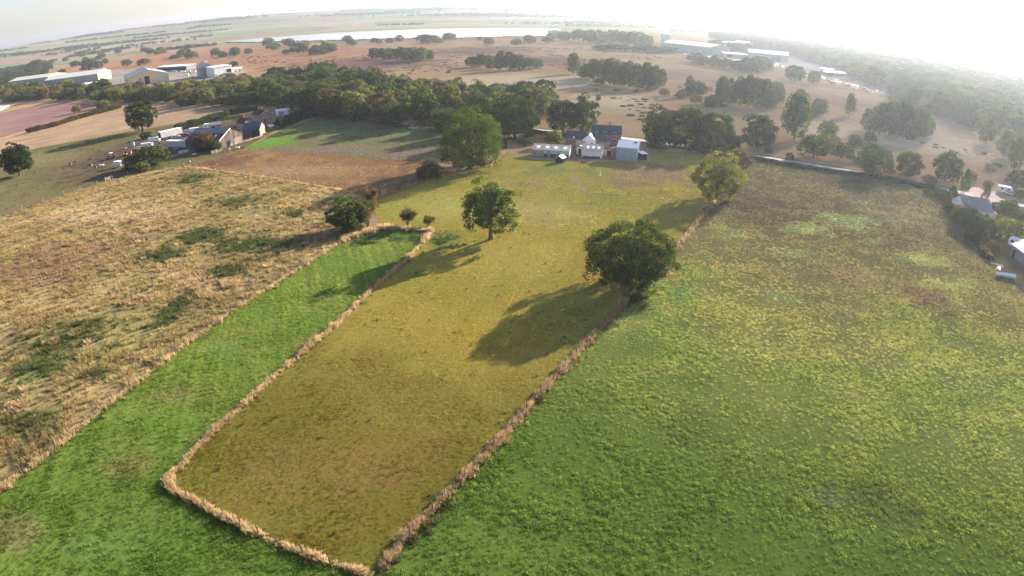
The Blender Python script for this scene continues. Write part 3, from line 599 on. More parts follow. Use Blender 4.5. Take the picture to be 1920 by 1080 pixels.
DKG, MDG, OLG, YLG, BRO, RUS, GRG = (.042, .06, .022), (.066, .09, .029), (.13, .128, .042), (.15, .15, .04), (.135, .1, .055), (.155, .1, .055), (.085, .09, .056)
def jit(c, r, v=.22): k = 1 + r.uniform(-v, v); return (c[0] * k * r.uniform(.9, 1.1), c[1] * k, c[2] * k * r.uniform(.85, 1.15), 1)
CNAME = {DKG: 'dark green', MDG: 'mid green', OLG: 'olive', YLG: 'yellow-green', BRO: 'brown', RUS: 'russet', GRG: 'grey-green'}
_tr = random.Random(5)
def tree_at(p, h, w, kind, col, label, cat='tree', name=None, group=None, rz=None):
    me, tr = _tr.choice(GEN[kind]); name = name or {'bush': 'shrub', 'cone': 'conifer_tree', 'tall': 'birch_tree'}.get(kind, 'broadleaf_tree')
    o = empty(name, p, _tr.random() * 6.28 if rz is None else rz, label=label, cat=cat, group=group)
    for nm, d, mm in (('trunk', tr, BARK), ('crown', me, LEAF)):
        c = link(nm, d, mm, o); c.scale = (w, w, h); c.color = jit(col, _tr) if nm == 'crown' else (1, 1, 1, 1)
    return o
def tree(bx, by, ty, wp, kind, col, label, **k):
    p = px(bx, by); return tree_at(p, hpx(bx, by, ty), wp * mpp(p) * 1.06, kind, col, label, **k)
def hero(name, label, bx, by, ty, wp, seed, col, cat='tree', fork=.3, ncl=170, nl=95, low=-.5, lump=.35, gap=0.0, leaf=.34, off=(0, 0), rzf=.36, trunk_r=None, **k):
    p = px(bx, by); h = hpx(bx, by, ty); w = wp * mpp(p)
    o = empty(name, p, 0, label=label, cat=cat)
    rx = w / 2 * .93; rz = h * rzf * 1.0; zc = h - rz * 1.02
    me, C = crown('crown', seed, rx, rx * .95, rz, zc, ncl, nl, leaf, min(rx, rz) * .21, low=low, lump=lump, gap=gap, **k)
    C = C + np.array([off[0], off[1], 0])
    c = link('crown', me, LEAF, o, loc=(off[0], off[1], 0)); c.color = (*col, 1)
    link('trunk', limbs('trunk', seed, C, h * fork, trunk_r or h * .032, h, 9, 9, .12), BARK, o)
    return o
hero('oak_tree', 'lone oak with a bare pale trunk standing free in the olive field', 920, 449, 338, 100, 11, (.105, .13, .03), fork=.3, gap=.2, lump=.6, low=-.9, rzf=.43, ncl=190, nl=85, trunk_r=.42)
hero('oak_tree', 'wide dark oak growing on the fence line beside the right pasture', 1178, 534, 415, 176, 12, (.06, .08, .024), fork=.18, low=-.97, inner=.35, lump=.42, rzf=.5, ncl=340, nl=100, trunk_r=.5, leaf=.3)
hero('oak_tree', 'yellowing oak at the far end of the fence line', 1343, 374, 292, 104, 13, (.15, .15, .032), fork=.25, low=-.92, lump=.5, rzf=.48, gap=.05, ncl=190, nl=85)
hero('broadleaf_tree', 'largest dense green tree standing at the corner of the green paddock', 884, 316, 205, 132, 14, (.066, .092, .022), fork=.2, low=-.96, lump=.32, rzf=.51, ncl=300, nl=100, leaf=.36)
hero('oak_tree', 'round dark tree on the edge of the stubble field', 268, 247, 187, 66, 15, (.035, .05, .016), fork=.25, low=-.92, lump=.25, rzf=.455, leaf=.45)
hero('oak_tree', 'dark tree at the left edge beside the horse paddock', 37, 329, 265, 64, 16, (.034, .052, .017), fork=.25, low=-.92, lump=.3, rzf=.455, leaf=.42)
hero('hawthorn_bush', 'bright green bushy tree at the head of the green strip', 655, 430, 372, 80, 17, (.06, .09, .02), cat='bush', fork=.2, low=-.95, lump=.5, rzf=.5, leaf=.28)
hero('broadleaf_tree', 'big dark tree right behind the largest green tree', 965, 262, 178, 96, 18, (.038, .056, .018), fork=.2, low=-.95, lump=.35, rzf=.5, leaf=.5)
# twiggy, half bare hawthorns
def thorn(label, bx, by, ty, wp, seed, col, dens=1.0):
    p = px(bx, by); h = hpx(bx, by, ty); w = wp * mpp(p); r = random.Random(seed)
    o = empty('hawthorn_bush', p, 0, label=label, cat='bush'); mb = MB(); tips = []
    for i in range(9):
        a = r.random() * 6.283; s = Vector((r.uniform(-.15, .15), r.uniform(-.15, .15), -.1))
        m1 = Vector((math.cos(a) * w * .12, math.sin(a) * w * .12, h * .4)); e = Vector((math.cos(a) * w * r.uniform(.2, .42), math.sin(a) * w * r.uniform(.2, .42), h * r.uniform(.65, .92)))
        mb.tube([s, m1, e], [h * .02, h * .013, h * .004], 5)
        for j in range(12):
            q = m1.lerp(e, r.uniform(.1, 1)); d = Vector((r.uniform(-1, 1), r.uniform(-1, 1), r.uniform(-.2, 1))).normalized() * w * r.uniform(.1, .24); t = q + d; t.z = min(t.z, h); mb.tube([q, q + d * .5 + Vector((0, 0, .05)), t], [h * .005, h * .004, h * .002], 3); tips.append(t); tips.append(q + d * .6)
    link('stems', mb.mesh('stems'), mat('twigs', (.16, .11, .075), .95, .3, 3), o)
    rr = np.random.RandomState(seed); T = np.array([tuple(t) for t in tips]); k = int(26 * dens)
    P = (T[:, None] + rr.randn(len(T), k, 3) * w * .05).reshape(-1, 3); P[:, 2] = np.maximum(P[:, 2], .2); N = rr.randn(len(P), 3); N /= np.linalg.norm(N, axis=1, keepdims=True)
    A = np.cross(N, rr.randn(len(P), 3)); A /= np.linalg.norm(A, axis=1, keepdims=True); B = np.cross(N, A); s = .11
    V = np.stack([P - A * s, P + B * s * .6, P + A * s, P - B * s * .6], 1).reshape(-1, 3)
    c = link('foliage', npmesh('foliage', V, np.arange(len(V)).reshape(-1, 4)), LEAF, o); c.color = (*col, 1)
thorn('brown half bare hawthorn leaning against the bright green bushy tree', 690, 424, 376, 52, 41, (.1, .07, .036))
thorn('small dark twiggy hawthorn alone on the bank', 764, 425, 392, 36, 42, (.075, .065, .032))
thorn('smallest sparse hawthorn at the top corner of the green strip', 803, 424, 407, 30, 43, (.12, .085, .045), .5)
thorn('orange-brown hawthorn behind the brown half bare one', 697, 388, 352, 30, 44, (.14, .085, .035))
tree(806, 337, 303, 46, 'bush', (.07, .055, .028), 'low brown shrub beside the black horse')
# named single trees: base x, base y, top y, width, kind, colour, label
T = [(1055, 247, 182, 62, 'round', DKG, 'dark tree on the lane, left of a twin, behind the stables'), (1093, 246, 178, 58, 'wide', DKG, 'dark clumpy tree just left of the brick house'),
 (1037, 273, 242, 36, 'round', OLG, 'small olive tree behind the beige stable'), (1122, 188, 177, 11, 'round', MDG, 'tiny round tree alone on the pale heath above the brick house'), (985, 272, 257, 26, 'bush', DKG, 'low dark bush left of the small olive tree'),
 (1233, 266, 198, 62, 'wide', DKG, 'dark tree right of the brick house, leftmost of the roadside group'), (1285, 276, 193, 84, 'round', DKG, 'tallest broad dark tree of the roadside group right of the house'), (1340, 282, 205, 74, 'wide', DKG, 'broad dark tree, rightmost of the roadside group'),
 (1242, 278, 232, 54, 'bush', (.024, .04, .016), 'very dark evergreen block behind the blue-grey barn'), (1222, 279, 260, 20, 'bush', MDG, 'clipped round bush at the corner of the blue-grey barn'), (1232, 280, 266, 16, 'bush', OLG, 'smaller olive bush beside the clipped round bush'),
 (1310, 286, 262, 40, 'bush', DKG, 'dark shrub by the lane between the roadside trees'), (1345, 290, 258, 34, 'bush', OLG, 'olive bush in front of the roadside group'), (1373, 284, 250, 36, 'round', DKG, 'dark small tree left of the fence line oak top'),
 (1386, 309, 276, 46, 'bush', (.13, .105, .05), 'pale brown rounded bush at the end of the roadside hedge'), (1420, 277, 208, 66, 'round', DKG, 'dark round tree just past the roadside group'), (1488, 262, 168, 66, 'tall', MDG, 'tall dense tree on the heath edge, hazy'),
 (1550, 262, 222, 38, 'round', GRG, 'grey-green small tree right of the tall dense tree'), (1525, 296, 250, 64, 'bush', DKG, 'dome shaped dark tree on the lane'), (1578, 300, 265, 40, 'bush', MDG, 'small bushy tree right of the dome shaped one'),
 (1636, 326, 266, 74, 'wide', DKG, 'spreading dark tree on a short trunk by the lane'), (1702, 330, 278, 56, 'round', DKG, 'dark tree right of the spreading one by the lane'), (1772, 340, 277, 54, 'bush', DKG, 'dense rounded dark tree above the bungalow'),
 (1807, 362, 312, 26, 'cone', MDG, 'pointed conifer next to the bungalow'), (1848, 372, 340, 18, 'cone', DKG, 'slim dark conifer on the driveway'), (1783, 378, 346, 28, 'cone', DKG, 'short dark conifer left of the bungalow'),
 (1480, 300, 284, 16, 'bush', MDG, 'little bush by the lane left of the dome shaped tree'), (1440, 288, 274, 14, 'bush', BRO, 'small brown bush by the lane'), (1812, 425, 384, 52, 'bush', DKG, 'dark shrub in front of the bungalow'), (1842, 440, 402, 50, 'round', MDG, 'green garden tree nearest the pasture corner'),
 (1888, 450, 404, 56, 'round', YLG, 'yellow-green garden tree by the right edge'), (1880, 408, 370, 36, 'bush', MDG, 'rounded garden tree right of the driveway'), (1908, 425, 392, 30, 'bush', DKG, 'dark garden bush at the right edge'), (1795, 412, 380, 26, 'bush', BRO, 'brownish hedge bush left of the bungalow'),
 (1905, 352, 314, 44, 'bush', DKG, 'dark tree at the right edge beyond the lane'), (1862, 398, 376, 18, 'bush', DKG, 'small dark bush on the driveway edge'), (1818, 340, 318, 24, 'bush', RUS, 'russet bush behind the pointed conifer'), (1855, 320, 306, 22, 'bush', GRG, 'grey bush on the heath above the driveway'),
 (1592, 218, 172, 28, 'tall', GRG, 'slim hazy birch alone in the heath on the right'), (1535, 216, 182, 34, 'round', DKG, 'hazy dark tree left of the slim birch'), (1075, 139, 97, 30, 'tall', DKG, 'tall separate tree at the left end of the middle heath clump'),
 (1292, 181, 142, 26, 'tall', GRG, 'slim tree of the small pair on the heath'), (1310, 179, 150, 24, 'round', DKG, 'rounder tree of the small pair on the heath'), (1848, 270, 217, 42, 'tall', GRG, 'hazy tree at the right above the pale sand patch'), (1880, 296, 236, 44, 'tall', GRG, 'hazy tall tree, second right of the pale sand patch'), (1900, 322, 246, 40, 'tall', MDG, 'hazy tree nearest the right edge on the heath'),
 (195, 170, 144, 26, 'round', DKG, 'dark rounded tree in front of the big cream warehouse'), (130, 166, 146, 22, 'round', OLG, 'olive tree in front of the long green shed'), (193, 202, 186, 26, 'bush', YLG, 'bright yellow-green bush at the end of the ploughed field'), (144, 212, 196, 18, 'bush', BRO, 'brown thorn bush on the hedge between the two arable fields'),
 (285, 312, 268, 62, 'bush', (.055, .065, .024), 'large dark bush hiding part of the farmyard'), (255, 316, 286, 46, 'bush', (.075, .075, .03), 'grey-green bush at the left end of the farmyard'), (268, 322, 300, 30, 'bush', OLG, 'low olive bush at the foot of the farmyard bushes'),
 (385, 283, 246, 46, 'round', (.105, .068, .03), 'orange-brown tree in front of the timber barn'), (405, 284, 262, 26, 'bush', MDG, 'green bush between orange-brown tree and timber barn'), (275, 260, 246, 22, 'bush', DKG, 'dark bush under the round dark stubble field tree'), (945, 278, 262, 14, 'bush', GRG, 'small grey bush right of the largest green tree'), (1123, 158, 146, 22, 'bush', DKG, 'low bush in front of the middle heath clump'),
 (1765, 372, 352, 26, 'bush', MDG, 'bushy shrub at the end of the long dark hedge'), (1780, 398, 378, 26, 'bush', DKG, 'dark shrub on the pasture side of the short conifer'), (1822, 452, 430, 34, 'bush', DKG, 'dark shrub below the nearest garden tree'), (1862, 470, 450, 26, 'bush', BRO, 'brown bush on the bare garden ground'), (1872, 430, 408, 30, 'bush', MDG, 'green shrub between the two larger garden trees'), (1852, 352, 336, 20, 'bush', GRG, 'grey bush across the lane from the driveway'), (1895, 395, 372, 26, 'bush', DKG, 'dark shrub behind the right edge garden'), (1912, 372, 352, 24, 'bush', MDG, 'green bush by the lane at the right edge'), (1740, 345, 326, 30, 'bush', BRO, 'brown bush beyond the lane left of the dense rounded tree'), (1668, 328, 312, 22, 'bush', BRO, 'low brown bush between two dark lane trees'), (1605, 305, 292, 20, 'bush', GRG, 'grey bush left of the spreading dark tree'),
 (118, 142, 128, 16, 'bush', DKG, 'dark bush behind the left hand sheds'), (185, 128, 113, 20, 'round', DKG, 'dark tree behind the roof of the long green shed'), (270, 122, 108, 26, 'bush', BRO, 'brown bush above the ridge of the cream warehouse'), (438, 125, 114, 18, 'bush', DKG, 'dark bush right of the white works building'), (330, 110, 101, 26, 'bush', GRG, 'grey bush on the orange heath above the works')]
for a in T: tree(*a)
def clump(rows, desc, group, kinds, cols, seed):
    """rows of (base x, base y, top y, width); labels count from the left"""
    r = random.Random(seed)
    for i, (bx, by, ty, w) in enumerate(sorted(rows)):
        c = r.choice(cols); tree(bx, by, ty, w * r.uniform(1.1, 1.5), r.choice(kinds), c, f'{CNAME[c]} tree, {ordw(i)} from left in {desc}', group=group)
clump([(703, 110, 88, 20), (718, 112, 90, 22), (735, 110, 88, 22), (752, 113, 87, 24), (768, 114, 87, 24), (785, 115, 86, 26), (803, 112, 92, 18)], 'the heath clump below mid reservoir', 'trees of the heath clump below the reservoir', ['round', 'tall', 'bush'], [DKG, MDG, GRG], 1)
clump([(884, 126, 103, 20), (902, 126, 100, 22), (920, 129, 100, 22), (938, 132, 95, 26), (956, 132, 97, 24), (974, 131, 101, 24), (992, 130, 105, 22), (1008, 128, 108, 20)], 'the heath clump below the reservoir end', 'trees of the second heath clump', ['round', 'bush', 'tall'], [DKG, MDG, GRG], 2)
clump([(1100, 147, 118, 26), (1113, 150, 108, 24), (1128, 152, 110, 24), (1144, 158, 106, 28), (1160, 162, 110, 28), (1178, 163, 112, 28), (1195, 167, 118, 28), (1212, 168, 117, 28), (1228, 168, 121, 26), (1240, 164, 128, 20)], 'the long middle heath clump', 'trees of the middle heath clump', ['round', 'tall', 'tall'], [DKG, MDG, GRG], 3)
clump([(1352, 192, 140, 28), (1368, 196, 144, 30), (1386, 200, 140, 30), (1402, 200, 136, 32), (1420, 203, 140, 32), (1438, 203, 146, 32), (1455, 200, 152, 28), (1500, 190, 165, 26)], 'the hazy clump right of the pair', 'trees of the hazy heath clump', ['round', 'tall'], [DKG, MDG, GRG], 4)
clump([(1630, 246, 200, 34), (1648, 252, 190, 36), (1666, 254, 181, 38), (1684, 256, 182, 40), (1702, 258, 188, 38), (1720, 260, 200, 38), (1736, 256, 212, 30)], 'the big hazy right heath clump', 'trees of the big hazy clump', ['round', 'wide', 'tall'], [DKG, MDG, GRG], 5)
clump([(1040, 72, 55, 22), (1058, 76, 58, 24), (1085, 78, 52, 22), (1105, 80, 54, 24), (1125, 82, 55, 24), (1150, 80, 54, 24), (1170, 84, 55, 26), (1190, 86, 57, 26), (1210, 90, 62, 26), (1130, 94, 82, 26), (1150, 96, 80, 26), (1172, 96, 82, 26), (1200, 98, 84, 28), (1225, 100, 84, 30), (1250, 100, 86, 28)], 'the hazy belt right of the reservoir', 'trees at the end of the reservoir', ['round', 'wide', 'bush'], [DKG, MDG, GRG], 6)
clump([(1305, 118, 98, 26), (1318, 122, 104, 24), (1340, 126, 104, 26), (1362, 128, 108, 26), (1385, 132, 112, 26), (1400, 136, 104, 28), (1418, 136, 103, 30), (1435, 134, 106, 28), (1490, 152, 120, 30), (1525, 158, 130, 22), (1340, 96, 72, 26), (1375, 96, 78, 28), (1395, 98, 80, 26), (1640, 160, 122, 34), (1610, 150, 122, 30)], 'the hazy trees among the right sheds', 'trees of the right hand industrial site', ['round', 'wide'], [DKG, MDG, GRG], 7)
# scattered bushes of the heath
sb = random.Random(9); hb = []
for (x0, x1, y0, y1, nn) in [(340, 480, 100, 112, 8), (500, 680, 84, 104, 20), (640, 900, 76, 83, 14), (900, 1060, 80, 84, 8), (150, 330, 95, 110, 9), (60, 240, 112, 132, 12), (1300, 1345, 195, 204, 4), (560, 640, 92, 104, 6), (1560, 1640, 255, 275, 5), (1480, 1530, 215, 240, 4), (1240, 1340, 172, 186, 4)]:
    for i in range(nn): hb.append((sb.uniform(x0, x1), sb.uniform(y0, y1)))
hb.sort()
for i, (x, y) in enumerate(hb):
    h = sb.uniform(9, 17) * (1 if y < 130 else 1.4); c = sb.choice([GRG, BRO, MDG, GRG, BRO])
    tree(x, y, y - h, h * sb.uniform(1.1, 1.7), 'bush', c, f'{CNAME[c]} heath bush, {ordw(i)} from left of all scattered bushes', group='scattered heath bushes', cat='bush')
# the two woods, tree by tree
def wood(poly, spacing, hmin, hmax, desc, group, seed, cols, kinds, nkeep=120):
    r = np.random.RandomState(seed); rr = random.Random(seed); A = np.array([(p.x, p.y) for p in PX(poly)]); lo, hi = A.min(0), A.max(0); P = []
    c = lo + r.rand(30000, 2) * (hi - lo); c = c[inpoly(c, A)]
    for q in c:
        if all((q[0] - a) ** 2 + (q[1] - b) ** 2 > spacing ** 2 for a, b in P): P.append(tuple(q))
    P.sort(key=lambda q: math.hypot(*q)); rest = P[nkeep:]
    P = sorted(P[:nkeep], key=lambda q: proj((q[0], q[1], 0))[0])
    if rest: REST.append((np.array(rest), hmin, hmax, desc, cols, spacing))
    for i, q in enumerate(P):
        c = rr.choice(cols); h = rr.uniform(hmin, hmax)
        tree_at(Vector((q[0], q[1], 0)), h, spacing * rr.uniform(.95, 1.5), rr.choice(kinds), c, f'{CNAME[c]} tree, {ordw(i)} from left in {desc}', group=group)
    return len(P), len(rest)
REST = []
n1 = wood([(560, 213), (620, 221), (730, 237), (850, 247), (930, 252), (1010, 238), (1020, 205), (960, 195), (900, 192), (780, 180), (690, 160), (600, 152), (520, 156), (490, 172), (500, 200)], 12, 9.5, 17, 'the big wood behind the green paddock', 'trees of the big wood', 21, [DKG, DKG, MDG, MDG, OLG, OLG, BRO, GRG], ['round', 'round', 'wide', 'wide', 'bush'])
n2 = wood([(0, 190), (130, 189), (250, 192), (360, 198), (480, 203), (500, 172), (440, 160), (380, 165), (300, 170), (230, 176), (120, 170), (0, 168), (-80, 170), (-80, 195)], 12, 6, 12.5, 'the tree belt in front of the works', 'trees of the belt', 22, [DKG, MDG, OLG, OLG, YLG, BRO, RUS, GRG], ['round', 'wide', 'bush', 'bush'], 100)
n3_ = wood([(-60, 150), (-60, 165), (20, 160), (90, 138), (60, 128), (20, 132)], 15, 9, 13, 'the grove behind the left hand sheds', 'trees of the left grove', 23, [DKG, MDG, GRG], ['round', 'wide'], 14)
print('woods', n1, n2, n3_)
# hedges
def hedge(name, label, pts, w, h, col, seed, leaf=.26, per=260):
    pts = PX(pts); r = np.random.RandomState(seed); V = []; root = empty(name, pts[0], 0, label=label, cat='hedge'); Pn = []; st = MB()
    for p, d in along(pts, 1.0):
        nn = 1 + .28 * mnoise.noise(Vector((p.x * .25, p.y * .25, seed)))
        for _ in range(per):
            a = r.rand() * math.pi; q = .8 + .25 * r.rand(); o = math.cos(a) * w / 2 * q * nn; z = max(.05, (math.sin(a) ** .6) * h * q * nn); t = r.rand() * 1.1
            s = p + d * t + Vector((-d.y, d.x, 0)) * o; Pn.append((s.x, s.y, z))
        if int(p.x * 7) % 2 == 0: st.tube([(p.x - pts[0].x, p.y - pts[0].y, -.1), (p.x - pts[0].x + .1, p.y - pts[0].y, h * .7)], [.06, .02], 4)
    P = np.array(Pn) - np.array([pts[0].x, pts[0].y, 0]); N = r.randn(len(P), 3) + np.array([0, 0, .5]); N /= np.linalg.norm(N, axis=1, keepdims=True)
    A = np.cross(N, r.randn(len(P), 3)); A /= np.linalg.norm(A, axis=1, keepdims=True); B = np.cross(N, A); s = (leaf * (.6 + .8 * r.rand(len(P))))[:, None]
    V = np.stack([P - A * s, P + B * s * .7, P + A * s, P - B * s * .7], 1).reshape(-1, 3); V[:, 2] = np.maximum(V[:, 2], .02)
    c = link('foliage', npmesh('foliage', V, np.arange(len(V)).reshape(-1, 4)), LEAF, root); c.color = (*col, 1); link('stems', st.mesh('stems'), BARK, root)['kind'] = 'stuff'
hedge('hedge', 'long dark clipped hedge between the lane and the right pasture', [(1405, 298), (1500, 315), (1600, 329), (1680, 342), (1752, 356)], 1.5, 1.25, (.04, .06, .02), 1)
hedge('hedge', 'tall dark conifer hedge behind the left corner of the green paddock', [(522, 243), (560, 226), (625, 212)], 3.6, 4.6, (.03, .05, .02), 2, .32, 330)
hedge('hedge', 'green hedge between the farm buildings and the stubble field', [(330, 246), (395, 228), (430, 216), (485, 207)], 3.0, 3.0, (.045, .06, .02), 3, .3)
hedge('hedge', 'brown and green hedge between the two arable fields', [(50, 250), (100, 238), (150, 222), (225, 203)], 3.4, 2.6, (.085, .062, .028), 4, .34, 160)
hedge('hedge', 'scrubby brown hedge on the edge between garden and right pasture', [(1756, 358), (1780, 385), (1800, 415), (1830, 455), (1856, 488)], 2.2, 1.3, (.085, .062, .04), 5, .22, 160)
hedge('hedge', 'low dark hedge along the lane left of the brick house', [(945, 244), (1050, 257), (1108, 262)], 1.6, 1.5, (.04, .05, .022), 6)
# far woods that read as one mass
r = np.random.RandomState(77)
def fill(poly, sp, seed):
    A = np.array([(p.x, p.y) for p in PX(poly)]); lo, hi = A.min(0), A.max(0); rr = np.random.RandomState(seed)
    g = np.stack(np.meshgrid(np.arange(lo[0], hi[0], sp), np.arange(lo[1], hi[1], sp)), -1).reshape(-1, 2); g = g + rr.uniform(-.45, .45, g.shape) * sp
    return g[inpoly(g, A)]
SRC = [GEN['round'][i][0] for i in range(3)] + [GEN['bush'][0][0]]
def far_wood(name, label, P, hmin, hmax, cols, seed, wr=1.0):
    rr = np.random.RandomState(seed); h = rr.uniform(hmin, hmax, len(P)); w = h * rr.uniform(.8, 1.2, len(P)) * wr
    ci = rr.randint(0, len(cols), len(P)); tint = np.array(cols)[ci] * rr.uniform(.8, 1.2, (len(P), 1))
    Z = np.array([hill(a, b) for a, b in P]) - .3
    stuff(name, label, 'woodland', np.concatenate([P, Z[:, None]], 1), np.stack([w, w, h], 1), rr.rand(len(P)) * 6.28, SRC, LEAFI, tint)
far_wood('far_woodland', 'hazy unbroken woodland filling the right side behind the industrial site', np.concatenate([fill([(1330, 70), (1420, 66), (1540, 82), (1700, 98), (1960, 150), (2100, 210), (2060, 300), (1915, 268), (1830, 245), (1760, 222), (1690, 196), (1665, 168), (1560, 126), (1480, 103), (1400, 88)], 8.5, 1)]), 10, 15, [DKG, DKG, MDG], 1)
pts = []
for k in range(110):                          # hedgerow trees and spinneys of the far farmland
    a = r.uniform(-.85, .8); d = r.uniform(1750, 5600); c = np.array([math.sin(a) * d, math.cos(a) * d]); L = r.uniform(120, 500); t = r.uniform(-.35, .35) + (math.pi / 2 if r.rand() < .2 else 0)
    nn = int(L / 5); s = np.linspace(-.5, .5, nn)[:, None] * L * np.array([math.cos(t), math.sin(t)]); pts.append(c + s + r.randn(nn, 2) * r.choice([2.5, 5, 25]))
for (x, y, rx, ry, nn) in [(560, 47, 330, 60, 420), (430, 60, 160, 60, 220), (700, 43, 240, 70, 300), (330, 60, 150, 50, 160), (860, 40, 220, 60, 260), (260, 85, 110, 40, 120), (60, 112, 150, 50, 240), (140, 100, 120, 40, 150), (370, 88, 80, 16, 70), (1000, 40, 200, 80, 220), (1120, 46, 120, 60, 120), (1300, 52, 200, 60, 200), (1450, 66, 200, 60, 200), (210, 96, 90, 20, 60), (470, 66, 100, 20, 80)]:
    c = v2(x, y); pts.append(np.array([c.x, c.y]) + r.randn(nn, 2) * np.array([rx, ry]) * .6)
P = np.concatenate(pts); P = P[(np.hypot(P[:, 0], P[:, 1]) < 6100)]
resv = PX([(395, 84), (400, 70), (520, 58), (740, 50), (1060, 47), (1060, 72), (860, 76), (650, 82), (480, 86)]); P = P[~inpoly(P, resv)]
far_wood('far_woodland', 'hedgerow trees and spinneys across the distant hazy hills', P, 3.5, 9.5, [DKG, MDG, GRG, OLG], 2, 1.5)
bank = []
for p, d in along(PX([(425, 80), (480, 80.5), (650, 76.5), (860, 72), (1042, 68.5)]), 4): bank.append((p.x + r.randn() * 2, p.y + r.randn() * 2))
far_wood('reservoir_scrub', 'dark scrub line along the near bank of the reservoir', np.array(bank), 1.5, 3.2, [DKG, MDG], 3, 2.0)
for P, h0, h1, desc, cols, sp in REST: far_wood('wood_canopy', f'mixed treetops farther back in {desc}', P, h0, h1, cols, 9, 1.15)
# low heather and gorse clumps over the heath (too many to count)
hp = np.concatenate([fill([(1110, 175), (1180, 205), (1180, 235), (1400, 205), (1480, 200), (1600, 240), (1800, 290), (1900, 330), (1900, 300), (1760, 268), (1600, 235), (1500, 190), (1300, 160), (1120, 150)], 7, 5), fill([(380, 105), (640, 100), (1050, 85), (1240, 105), (1240, 130), (1050, 130), (800, 140), (480, 128)], 13, 6)])
keep = pn(hp, .012) + .5 * pn(hp, .05, 3) > .12; hp = hp[keep]
far_wood('heather', 'low dark heather and gorse clumps on the heath', hp, .5, 1.3, [(.1, .065, .045), (.08, .06, .035), (.12, .085, .05)], 6, 3.2)

# ================================================================== buildings
GLASS = mat('window_glass', (.035, .045, .055), .12, .1)
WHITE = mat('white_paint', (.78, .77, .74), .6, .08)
DARK = mat('opening_shade_and_dark_parts', (.018, .018, .02), .9, .2)  # near-black panels paint in the shade of open doorways; also real dark parts
class Bld:
    """origin at the near left base corner, x along the near wall, y away from it"""
    def __init__(s, name, label, cat, a, b, depth, h, rise=0, ridge='along', wall=None, roof=None, over=.25, thick=.12, mono=None):
        P0, P1 = px(*a), px(*b); s.L = (P1 - P0).length; s.D = depth; s.h = h; s.rise = rise; s.ridge = ridge
        s.root = empty(name, P0, math.atan2(P1.y - P0.y, P1.x - P0.x), label=label, cat=cat)
        L, D = s.L, depth; m = MB()
        if ridge == 'along':
            prof = [(0, 0, -.2), (0, D, -.2), (0, D, h), (0, D / 2, h + rise), (0, 0, h)] if rise else [(0, 0, -.2), (0, D, -.2), (0, D, h), (0, 0, h)]
            m.prism(prof, (L, 0, 0))
        elif ridge == 'across':
            m.prism([(0, 0, -.2), (L, 0, -.2), (L, 0, h), (L / 2, 0, h + rise), (0, 0, h)], (0, D, 0))
        else:                                   # mono pitch, high at the back
            m.prism([(0, 0, -.2), (0, D, -.2), (0, D, h + rise), (0, 0, h)], (L, 0, 0))
        s.wall = m.build('wall', wall, s.root)
        r = MB(); o = over; t = thick
        if rise or ridge == 'mono':
            if ridge == 'along':
                k = rise / (D / 2)
                for sg in (0, 1):
                    e = -o if sg == 0 else D + o; z0 = h - k * o
                    r.prism([(-o, e, z0 + .03), (-o, D / 2, h + rise + .03), (-o, D / 2, h + rise + t), (-o, e, z0 + t)], (L + 2 * o, 0, 0))
            elif ridge == 'across':
                k = rise / (L / 2)
                for sg in (0, 1):
                    e = -o if sg == 0 else L + o; z0 = h - k * o
                    r.prism([(e, -o, z0 + .03), (L / 2, -o, h + rise + .03), (L / 2, -o, h + rise + t), (e, -o, z0 + t)], (0, D + 2 * o, 0))
            else:
                k = rise / D; r.prism([(-o, -o, h - k * o + .03), (-o, D + o, h + rise + k * o + .03), (-o, D + o, h + rise + k * o + t), (-o, -o, h - k * o + t)], (L + 2 * o, 0, 0))
        else: r.box(-o, L + o, -o, D + o, h + .003, h + t)
        s.roof = r.build('roof', roof, s.root)
    def rz(s, y):                               # roof surface height over y (front slope)
        if s.ridge == 'along' and s.rise: return s.h + s.rise * min(y, s.D - y) / (s.D / 2)
        if s.ridge == 'mono': return s.h + s.rise * y / s.D
        return s.h
    def win(s, x, z, w, h, side='front', frame=WHITE, bars=1, name='window', pane=GLASS):
        f = .07; m = MB(); m.box(-w / 2, w / 2, -.06, .05, 0, f).box(-w / 2, w / 2, -.06, .05, h - f, h).box(-w / 2, -w / 2 + f, -.06, .05, f, h - f).box(w / 2 - f, w / 2, -.06, .05, f, h - f)
        for i in range(bars): xx = -w / 2 + w * (i + 1) / (bars + 1); m.box(xx - .03, xx + .03, -.05, .05, f, h - f)
        o = m.build(name, frame, s.root)
        if side == 'front': o.location = (x, 0, z)
        elif side == 'right': o.location = (s.L, x, z); o.rotation_euler = (0, 0, R(90))
        elif side == 'left': o.location = (0, x, z); o.rotation_euler = (0, 0, R(-90))
        MB().box(-w / 2 + f, w / 2 - f, -.025, .02, f, h - f).build('pane', pane, o); return o
    def panel(s, name, x0, x1, z0, z1, m, side='front', d=.05):
        if side == 'front': return MB().box(x0, x1, -d, .02, z0, z1).build(name, m, s.root)
        if side == 'right': return MB().box(s.L - .02, s.L + d, x0, x1, z0, z1).build(name, m, s.root)
        return MB().box(-d, .02, x0, x1, z0, z1).build(name, m, s.root)
    def skylight(s, x0, x1, y0, y1, m, name='rooflight'):
        z0, z1 = s.rz(y0) + .125, s.rz(y1) + .125
        return MB().prism([(x0, y0, z0), (x0, y1, z1), (x0, y1, z1 + .04), (x0, y0, z0 + .04)], (x1 - x0, 0, 0)).build(name, m, s.root)
    def part(s, name, mb, m, **k): return mb.build(name, m, s.root, **k)
slate = mat('slate', (.055, .055, .065), .55, .35, 2.5, bump=.3)
slate_n = mat('navy_slate', (.045, .06, .085), .55, .25, 2.5)
redbrick = brickmat('red_brick', (.36, .135, .08), (.28, .105, .068), (.36, .29, .24))
orbrick = brickmat('orange_brick', (.33, .14, .075), (.27, .115, .065), (.3, .22, .17))
